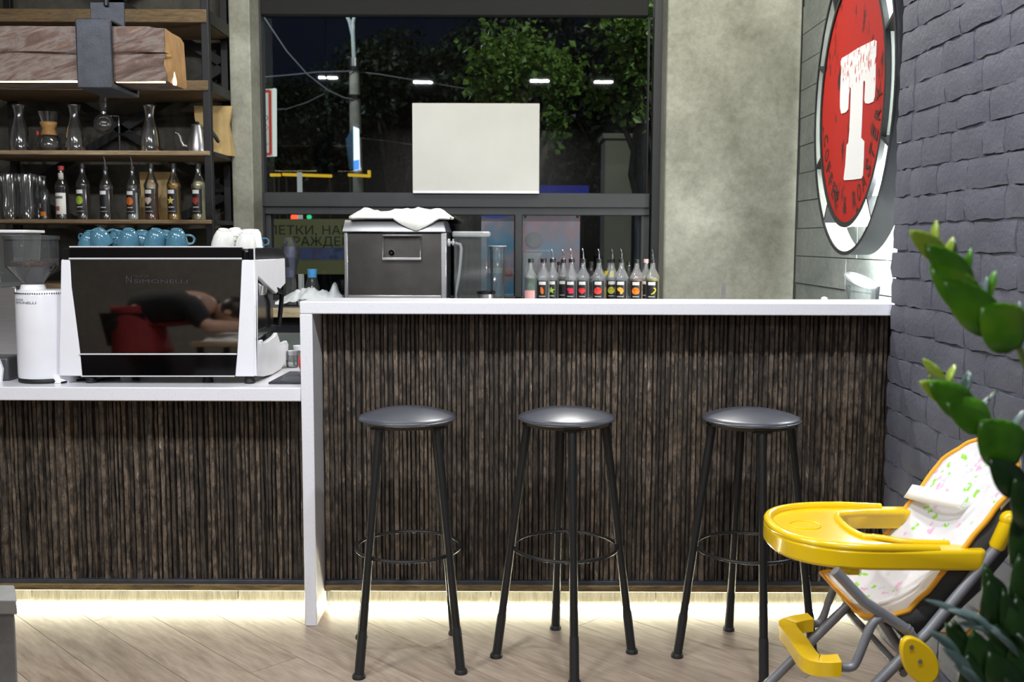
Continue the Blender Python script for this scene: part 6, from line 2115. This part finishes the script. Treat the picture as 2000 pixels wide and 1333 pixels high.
for s, k in ((-1, 'r'), (1, 'l')):
    jn('sh' + k, .40, s * .17, .93, .06, 'chest'); jn('el' + k, .52, s * .24, .80, .043, 'sh' + k); jn('wr' + k, .72, s * .13, .79, .028, 'el' + k)
    jn('pa' + k, .79, s * .11, .78, (.032, .018), 'wr' + k)
    for f, (dy, L) in enumerate(((-.026, .062), (-.009, .070), (.009, .066), (.026, .052))):
        jn('k%s%d' % (k, f), .825, s * .11 + dy, .783, .010, 'pa' + k); jn('m%s%d' % (k, f), .825 + L * .5, s * .11 + dy, .775, .009, 'k%s%d' % (k, f)); jn('t%s%d' % (k, f), .825 + L * .8, s * .11 + dy, .750, .0075, 'm%s%d' % (k, f))
    jn('th' + k, .775, s * .11 - s * .04, .77, .011, 'pa' + k); jn('tt' + k, .81, s * .11 - s * .055, .755, .009, 'th' + k)
    jn('hip' + k, -.05, s * .10, .77, .095, 'pelvis'); jn('kn' + k, .12, s * .13, .47, .062, 'hip' + k); jn('an' + k, -.02, s * .13, .09, .042, 'kn' + k)
    jn('he' + k, -.03, s * .13, .045, .04, 'an' + k); jn('to' + k, .14, s * .15, .035, .035, 'he' + k)
skin('body', V_, E_, skm, pe)
def sub(names, grow):
    idx = {n: i for i, n in enumerate(names)}
    vs = []
    for n in names:
        v = V_[J[n]]
        r = v[3][0] if isinstance(v[3], tuple) else v[3]
        vs.append((*v[:3], r + grow))
    es = [(idx[a], idx[b]) for a in names for b in names if (J[a], J[b]) in E_]
    return vs, es
v_, e_ = sub(['pelvis', 'waist', 'chest', 'neckb', 'shr', 'elr', 'shl', 'ell'], .024)
skin('shirt', v_, e_, shirt, pe)
v_, e_ = sub(['pelvis', 'hipr', 'knr', 'anr', 'hipl', 'knl', 'anl'], .012)
skin('trousers', v_, e_, trous, pe)
for k in 'rl':
    v_, e_ = sub(['he' + k, 'to' + k], .012)
    skin('shoe', v_, e_, M['rubber'], pe)
# head turned down to the table
hc_ = Vector((hx + .62, hy, .87))
Mh = Matrix.Rotation(R(80), 3, 'Y')
m = MB().sphere(hc_, (.085, .073, .108), 24, 16, Mh)
for v in m.v:
    q = Mh.inverted() @ (v - hc_)
    if q.x > .05:
        q.x += .016 * math.exp(-((q.z + .015) / .018) ** 2 - (q.y / .012) ** 2)
        q.x -= .010 * math.exp(-((q.z - .012) / .016) ** 2 - ((abs(q.y) - .03) / .016) ** 2)
    q.y *= 1 - .25 * max(0, -q.z / .108)
    v[:] = hc_ + Mh @ q
hd_ = m.build('head', skm, pe, smooth=80)
for s in (-1, 1):
    MB().sphere(hc_ + Mh @ Vector((.071, s * .030, .012)), (.010, .013, .010), 10, 6, Mh).build('eye', colm((.7, .7, .7)), hd_)
    MB().sphere(hc_ + Mh @ Vector((-.005, s * .074, .0)), (.018, .008, .030), 10, 6, Mh).build('ear', skm, hd_)
MB().sphere(hc_ + Mh @ Vector((.076, 0, -.052)), (.006, .024, .008), 10, 6, Mh).build('mouth', colm((.4, .13, .12)), hd_)
m = MB().sphere(hc_ + Mh @ Vector((-.014, 0, .022)), (.086, .080, .100), 20, 12, Mh)
m.build('hair', colm((.02, .014, .01)), pe, smooth=80)
# apron: wrapped round the hips, hanging to the knees, bib under the chest
def apr(u, v):
    a = -2.2 + 4.4 * u
    r = .155 + .05 * v
    z = .92 - .32 * v
    return Vector((hx - .04 + .05 * v + r * cos(a), hy + r * 1.15 * sin(a) + .008 * sin(u * 22) * v, z))
MB().grid(apr, 30, 10).build('apron', apron, pe, solid=.006, smooth=70)
MB().grid(lambda u, v: Vector((hx + .06 + .34 * v, hy + (u - .5) * .28, .79 + .03 * v - .03 * (1 - (2 * u - 1) ** 2))), 8, 8).build('apron_bib', apron, pe, solid=.006, smooth=70)
# side table with cups
tb = thing('side_table', 'small square table beside the person bending over it', 'table', (hx + .82, hy, 0))
MB().box(hx + .45, hx + 1.2, hy - .35, hy + .35, .67, .70).build('top', M['shelf_wood'], tb, bevel=.004)
for sx_, sy_ in ((.50, -.30), (1.15, -.30), (.50, .30), (1.15, .30)):
    MB().box(hx + sx_ - .02, hx + sx_ + .02, hy + sy_ - .02, hy + sy_ + .02, 0, .67).build('leg', M['black_metal'], tb, bevel=.003)
for s, lb in ((-1, 'pale blue cup held in the near hand of the bending person'), (1, 'pale blue cup held in the far hand of the bending person')):
    c_ = Vector((hx + .865, hy + s * .11, .701))
    o = thing('tea_cup', lb, 'cup', c_, 'pale blue cups on the side table')
    MB().lathe([(0, 0), (.022, 0), (.034, .02), (.040, .048), (.037, .048), (.031, .02), (0, .006)], 18, c_).build('bowl', plain('pale blue glaze', (.20, .45, .62), .2), o)
    MB().tube([c_ + Vector((.040 * cos(q * pi / 10), .040 * sin(q * pi / 10), .048)) for q in range(20)], .002, 6, True).build('rim', M['white_glaze'], o)
nap = MB().grid(lambda u, v: Vector((hx + .50 + .28 * u, hy - .30 + .6 * v, .702 + .018 * max(0, noise.noise(Vector((u * 4, v * 5, 8))) + .3) * (1 if 0 < u < 1 and 0 < v < 1 else 0))), 12, 14)
single(nap, 'napkin_cloth', M['cloth'], 'white cloth spread on the side table under the hands of the bending person', 'cloth', loc=(hx + .64, hy, .702), solid=.004, smooth=70)
